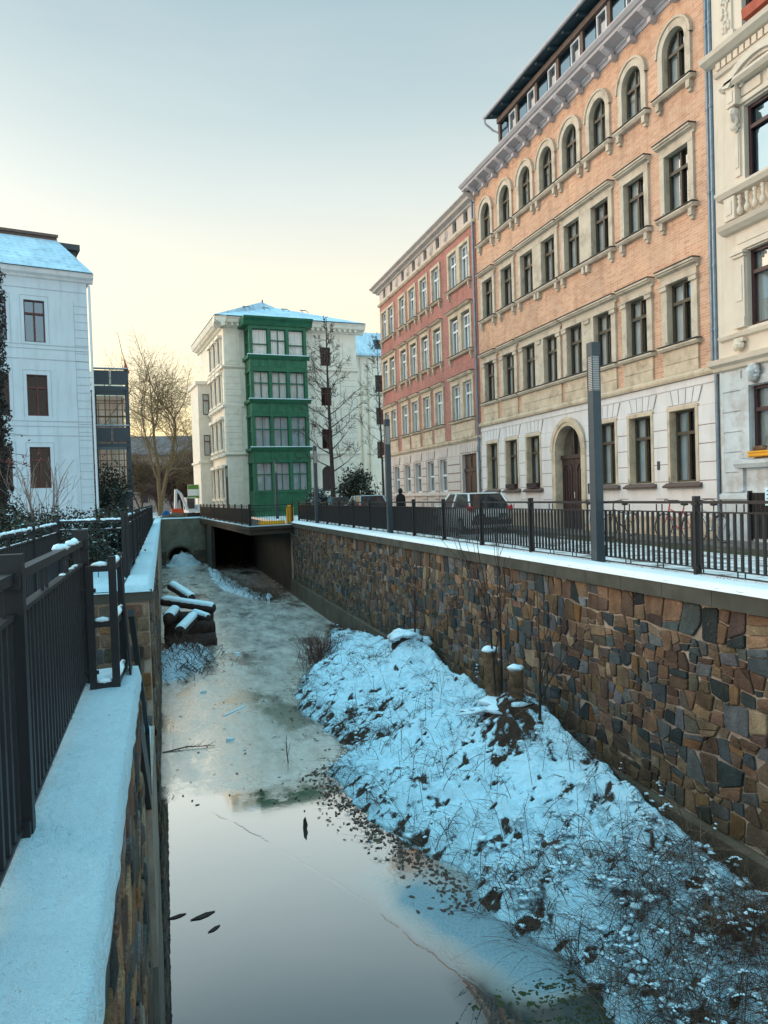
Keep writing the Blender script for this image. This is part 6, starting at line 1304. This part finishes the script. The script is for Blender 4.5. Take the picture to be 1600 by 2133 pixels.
# ------------------------------------------------------------------ bare trees
def grow(mb, p, d, ln, r, lv, rnd, P):
    segs = P['segs'][min(lv, len(P['segs'])-1)]; pts = [p.copy()]; rad = [r]; q = p.copy(); dd = d.copy(); kids_ = []
    for i in range(segs):
        dd = (dd + Vector((rnd.gauss(0, 1), rnd.gauss(0, 1), rnd.gauss(0, .7)))*P['wig']*(1 if lv else .35) + Vector((0, 0, P['up'][min(lv, len(P['up'])-1)]))).normalized(); q = q+dd*ln/segs; pts.append(q.copy()); rad.append(max(P['rmin'], r*(1-(1-P['taper'])*(i+1)/segs)))
        if i >= P['bare'][min(lv, len(P['bare'])-1)]: kids_.append((q.copy(), dd.copy(), rad[-1]))
    mb[min(lv, len(mb)-1)].tube(pts, rad, P['sides'][min(lv, len(P['sides'])-1)], 0, False)
    if lv >= P['levels']: return
    for (k, kd, kr) in kids_:
        for _ in range(P['n'][min(lv, len(P['n'])-1)]):
            if rnd.random() > P['prob'][min(lv, len(P['prob'])-1)]: continue
            ax = kd.orthogonal().normalized(); ax.rotate(Matrix.Rotation(rnd.random()*6.283, 3, kd)); nd = kd.copy(); nd.rotate(Matrix.Rotation(R(rnd.uniform(*P['ang'])), 3, ax)); grow(mb, k, nd, ln*rnd.uniform(*P['len']), max(P['rmin'], kr*rnd.uniform(.45, .7)), lv+1, rnd, P)
    if P.get('cont', True): grow(mb, q, dd, ln*P['contl'], max(P['rmin'], rad[-1]), lv+1, rnd, P)
def bare_tree(loc, h, r, label, m, P, seed, name='bare_tree', group=None, lean=(0, 0), stems=1, split=.0):
    T = thing(name, loc, 0, label, 'tree', group); rnd = random.Random(seed); tr, cr = MB(), MB()
    for s in range(stems):
        a = s*6.283/max(1, stems)+1.0; d = Vector((lean[0]+split*math.cos(a), lean[1]+split*math.sin(a), 1)).normalized(); grow([tr, cr], Vector((.05*s, 0, -.1)), d, h*P['first'], r, 0, rnd, P)
    tr.build('trunk', m, T, True); cr.build('crown', m, T); return T
PL_ = dict(segs=[7, 6, 5, 4, 3, 3], wig=.13, up=[.0, .04, .04, .02, .0, 0], taper=.6, bare=[3, 1, 1, 0, 0, 0], sides=[9, 6, 4, 3, 3, 3], levels=5, n=[1, 1, 2, 2, 2], prob=[.95, .8, .55, .5, .42], ang=(28, 70), len=(.55, .8), rmin=.011, contl=.70, first=.44)
bare_tree((-.35, 85, 0), 16, .25, 'large bare plane tree with a broad rounded crown against the yellow sky', M['bark_gold'], PL_, 4, stems=2, split=.14, lean=(.07, 0))
PV = dict(segs=[16, 6, 4, 3], wig=.11, up=[.12, .05, .03, 0], taper=.25, bare=[5, 1, 1, 0], sides=[9, 5, 3, 3], levels=3, n=[2, 1, 2], prob=[.95, .8, .6], ang=(45, 85), len=(.17, .27), rmin=.012, contl=.1, first=.98)
PV2 = dict(PV); PV2['len'] = (.18, .30)
def spire_tree(loc, h, r, label, m, seed, name='bare_tree', nb=34, bl=3.0, z0=.28, group=None, rmin=.012):
    T = thing(name, loc, 0, label, 'tree', group); rnd = random.Random(seed); tr, cr = MB(), MB(); P = []; n = 18
    for i in range(n+1): f = i/n; P.append(Vector((.25*math.sin(f*3+seed)*f, .2*math.sin(f*4+seed)*f, h*f)))
    tr.tube(P, [r*(1-.88*(i/n)**.8) for i in range(n+1)], 9, 0, False); tr.build('trunk', m, T, True)
    Q = dict(segs=[6, 5, 4, 3], wig=.17, up=[.07, .05, .03], taper=.35, bare=[1, 1, 0], sides=[5, 4, 3], levels=2, n=[1, 2], prob=[.85, .8], ang=(25, 65), len=(.35, .6), rmin=rmin, contl=.4)
    for k in range(nb):
        f = z0+(.98-z0)*k/nb; p = P[int(f*n)].lerp(P[min(n, int(f*n)+1)], f*n-int(f*n)); a = k*2.4+rnd.uniform(-.4, .4); el = rnd.uniform(.1, .8); L_ = bl*(1-.72*max(0, (f-z0)/(1-z0))**1.3)*rnd.uniform(.65, 1.15)
        grow([cr], p, Vector((math.cos(a), math.sin(a), el)).normalized(), L_*.75, max(rmin, r*.30*(1-.7*f)), 0, rnd, Q)
    cr.build('crown', m, T); return T
spire_tree((13.05, 58, 0), 15.6, .24, 'tall bare tree with short crooked branches in front of the villa', M['bark'], 3, rmin=.014, bl=3.4, nb=34, z0=.22)
spire_tree((19.6, 66, 0), 16.5, .14, 'bare tree top showing between the rear cream house and the red brick building', M['bark'], 9, nb=26)
PF = dict(PL_); PF.update(levels=4, rmin=.02, first=.34, segs=[5, 5, 4, 3], prob=[1, .85, .8], n=[2, 2, 2])
far_m = mat('far_bark', (.10, .055, .05), .9, .4, 1.0, 0)
for k, (x, y, h, lb) in enumerate(((-2.6, 96, 9.5, 'brown bare tree left behind the plane tree trunk'), (2.4, 97, 9.0, 'brown bare tree right behind the plane tree trunk'), (4.6, 99, 9.8, 'brown bare tree beside the left edge of the villa'), (-.6, 100, 8.5, 'brown bare tree directly behind the plane tree'), (1.2, 92, 6.5, 'low brown bare tree in front of the row house'), (6.0, 95, 8.0, 'brown bare tree mostly hidden by the villa'), (3.4, 90, 5.5, 'low bare tree above the building site'))): bare_tree((x, y, 0), h, .14, lb, far_m if k % 3 else M['bark_warm'], PF, 20+k, group='bare trees before the row house', stems=2, split=.22)
PS = dict(segs=[6, 5, 4, 3], wig=.10, up=[.05, .05, .03], taper=.5, bare=[1, 1, 0], sides=[6, 4, 3], levels=2, n=[1, 1], prob=[.8, .7], ang=(15, 45), len=(.45, .75), rmin=.005, contl=.6, first=.55)
bare_tree((-3.0, 20.2, 0), 2.7, .045, 'slender pale sapling with many upright twigs in front of the white house', M['bark_pale'], PS, 3, 'sapling', stems=4, split=.25)
sap = dict(PS); sap.update(prob=[.6, .5], rmin=.005, wig=.06)
for k, (x, y, z, h, lb) in enumerate(((5.78, 12.55, -2.55, 3.4, 'taller thin sapling beside the two sawn stems'), (6.05, 12.9, -2.5, 3.0, 'thinner sapling just behind the two sawn stems'), (6.2, 18.4, -2.3, 2.2, 'single thin sapling beside the snow cushioned old stump'), (6.15, 11.6, -2.5, 2.3, 'short sapling right of the sawn stems, close to the wall'))): bare_tree((x, y, z), h*1.05, .030, lb, M['bark'], sap, 40+k, 'sapling', 'saplings on the snowy bank')
T = thing('red_stemmed_shrub', (4.75, 23.4, ZW), 0, 'reddish brown shrub of fine upright twigs at the top of the snowy bank', 'shrub'); mb = MB()
for k in range(260): x, y = rv.gauss(0, .32), rv.gauss(0, .7); h = rv.uniform(.35, 1.05); mb.tube([(x, y, -.05), (x+rv.gauss(0, .08), y+rv.gauss(0, .08), h*.55), (x*1.3+rv.gauss(0, .15), y*1.2+rv.gauss(0, .15), h)], [.008, .007, .004], 3, 0, False)
tag(mb.build('stems', mat('red_stem', (.10, .035, .026), .9, .4, 3, 0), T), kind='stuff')
# ------------------------------------------------------------------ leafy shrubs, ivy, red leaved branches
def leaf(mb, c, s, rnd, m=0, d=None):
    n = Vector((rnd.gauss(0, 1), rnd.gauss(0, 1), rnd.gauss(0, 1)+.4)).normalized() if d is None else d; a = n.orthogonal().normalized(); a.rotate(Matrix.Rotation(rnd.random()*6.28, 3, n)); b_ = n.cross(a); c = Vector(c)
    mb.face([c-a*s, c-b_*s*.45+n*s*.1, c+a*s, c+b_*s*.45+n*s*.1], m)
def shrub(loc, size, nl, ls, label, m, seed, name='evergreen_shrub', snow=.06, sprigs=0, group=None):
    T = thing(name, loc, 0, label, 'shrub', group); rnd = random.Random(seed); st_, lf, sn_ = MB(), MB(), MB(); rx, ry, rz_ = size; cl = []
    for k in range(max(14, nl//70)):
        while True:
            u = Vector((rnd.uniform(-1, 1), rnd.uniform(-1, 1), rnd.uniform(-.8, 1)))
            if u.length < 1: break
        u = u.normalized()*(u.length**.4)*rnd.uniform(.75, 1.1); c = Vector((u.x*rx, u.y*ry, rz_+u.z*rz_)); c.z = max(.05, c.z); cl.append(c); st_.tube([(0, 0, 0), (c.x*.4, c.y*.4, c.z*.6), tuple(c)], [.02, .012, .006], 4, 0, False)
    for k in range(nl):
        c = rnd.choice(cl); rr = .22*max(rx, rz_); p = c+Vector((rnd.gauss(0, rr), rnd.gauss(0, rr), rnd.gauss(0, rr*.8))); p.z = max(.02, p.z)
        leaf(lf, p, ls*rnd.uniform(.6, 1.2), rnd, 0 if rnd.random() < .8 else 1)
        if rnd.random() < snow: leaf(sn_, p+Vector((0, 0, .02)), ls*rnd.uniform(.5, 1.0), rnd, 0, Vector((rnd.gauss(0, .3), rnd.gauss(0, .3), 1)).normalized())
    for k in range(sprigs):
        x, y = rnd.uniform(-rx, rx), rnd.uniform(-ry, ry); h = rnd.uniform(.3, .8); x2 = x+rnd.gauss(0, .12); st_.tube([(x, y, rz_), (x2, y, rz_*1.7+h)], [.012, .005], 4, 0, False)
        for j in range(26): f = rnd.random(); leaf(lf, (x+(x2-x)*f+rnd.gauss(0, .04), y+rnd.gauss(0, .04), rz_+(rz_*.7+h)*f), ls*.8, rnd, rnd.choice((0, 1)))
    st_.build('stem', M['bark'], T); lf.build('foliage', m, T)
    if sn_.v: sn_.build('snow', M['snow'], T)
    return T
DK = [M['leaf_dark'], M['leaf_olive']]
for k, (x, y, sx_, hz, lb, sp) in enumerate(((-2.3, 19.0, .85, .62, 'dark evergreen shrub with leafy upright sprigs before the white house corner', 5), (-3.6, 20.0, .9, .72, 'dark evergreen shrub in the middle of the hedge on the left', 3), (-4.9, 19.0, 1.0, .72, 'dark evergreen shrub at the left edge of the picture', 3), (-1.35, 20.0, .55, .58, 'olive shrub right behind the open railing of the stair gap', 2), (-1.45, 24.5, .7, .66, 'snow dusted shrub below the lowest steel balcony', 2), (-1.35, 16.0, .42, .42, 'low dark shrub in the snow close behind the thin bar railing', 0), (-2.6, 15.2, .7, .55, 'dark shrub behind the snowy railing of the stair gap', 2), (-3.7, 15.8, .8, .55, 'dark shrub left of the stair gap railing, by the picture edge', 2))): shrub((x, y, 0), (sx_, .6, hz), 4600 if sx_ > .5 else 1700, .052, lb, DK, 60+k, snow=.10, sprigs=sp, group='evergreen shrubs of the left garden')
shrub((-2.75, 42.2, 0), (.75, .7, 1.75), 2600, .10, 'tall dark evergreen bush under the steel balconies', DK, 71, snow=.04)
shrub((12.35, 47.6, 0), (1.1, 1.0, 1.55), 4200, .12, 'large dark round bush between the bare tree and the red brick building', DK, 72, name='round_bush', snow=.03)
shrub((9.4, 46.5, 0), (.75, .7, .95), 1700, .09, 'snow dusted bush in front of the right edge of the green bay tower', DK, 73, name='snowy_bush', snow=.35, sprigs=3)
T = thing('ivy_clad_tree', (-4.84, 25, 0), 0, 'dark tree trunk wholly covered in ivy at the left edge of the picture', 'tree'); rnd = random.Random(8)
mb = MB(); mb.tube([(0, 0, 0), (.05, 0, 3), (-.05, 0, 6), (0, 0, 9.3)], [.3, .25, .2, .1], 9); mb.build('trunk', M['bark'], T); mb = MB()
for k in range(9000):
    z = 9.5*rnd.random()**.95; r = (.42+.16*mnoise.noise(Vector((z*1.1, 3, 0)))+.12*mnoise.noise(Vector((z*3.1, 7, 0))))*(1 if z < 8.6 else max(.3, (9.6-z)))*rnd.uniform(.55, 1.12); a = rnd.random()*6.283; leaf(mb, (r*math.cos(a), r*math.sin(a), z), rnd.uniform(.04, .085), rnd, 0 if rnd.random() < .85 else 1)
mb.build('foliage', [M['ivy'], M['leaf_dark']], T)
T = thing('red_leaved_tree', (-4.0, 14.4, 0), 0, 'thin young tree reaching in from the left with a few withered red leaves', 'tree'); rnd = random.Random(12); mb, lf = MB(), MB()
mb.tube([(-.2, 0, 0), (-.1, 0, 1.5), (0, 0, 2.6)], [.05, .04, .03], 6)
for k in range(15):
    z = rnd.uniform(1.9, 2.7); a = rnd.uniform(-.6, .6) if k % 4 else rnd.uniform(0, 6.28); L_ = rnd.uniform(1.0, 2.3); el = rnd.uniform(.05, .75); P = []
    for i in range(8): f = i/7; P.append((L_*f*math.cos(a)+.04*math.sin(5*f+k), L_*f*math.sin(a)*.6, z+L_*el*f-.55*L_*f*f*rnd.uniform(.9, 1.1)*(.6 if el > .3 else .3)))
    mb.tube(P, [.014*(1-.75*i/7) for i in range(8)], 4, 0, False)
    for j in range(5): i = rnd.randint(2, 7); q = P[i]; e = (q[0]+rnd.uniform(-.1, .3), q[1]+rnd.gauss(0, .1), q[2]+rnd.uniform(-.1, .25)); mb.tube([q, e], [.005, .002], 3, 0, False)
    for j in range(rnd.choice((0, 3, 5, 8, 11))): i = rnd.randint(3, 7); leaf(lf, Vector(P[i])+Vector((rnd.gauss(0, .06), rnd.gauss(0, .06), rnd.gauss(-.03, .06))), rnd.uniform(.03, .055), rnd)
mb.build('branch', M['bark'], T); lf.build('foliage', M['leaf_red'], T)
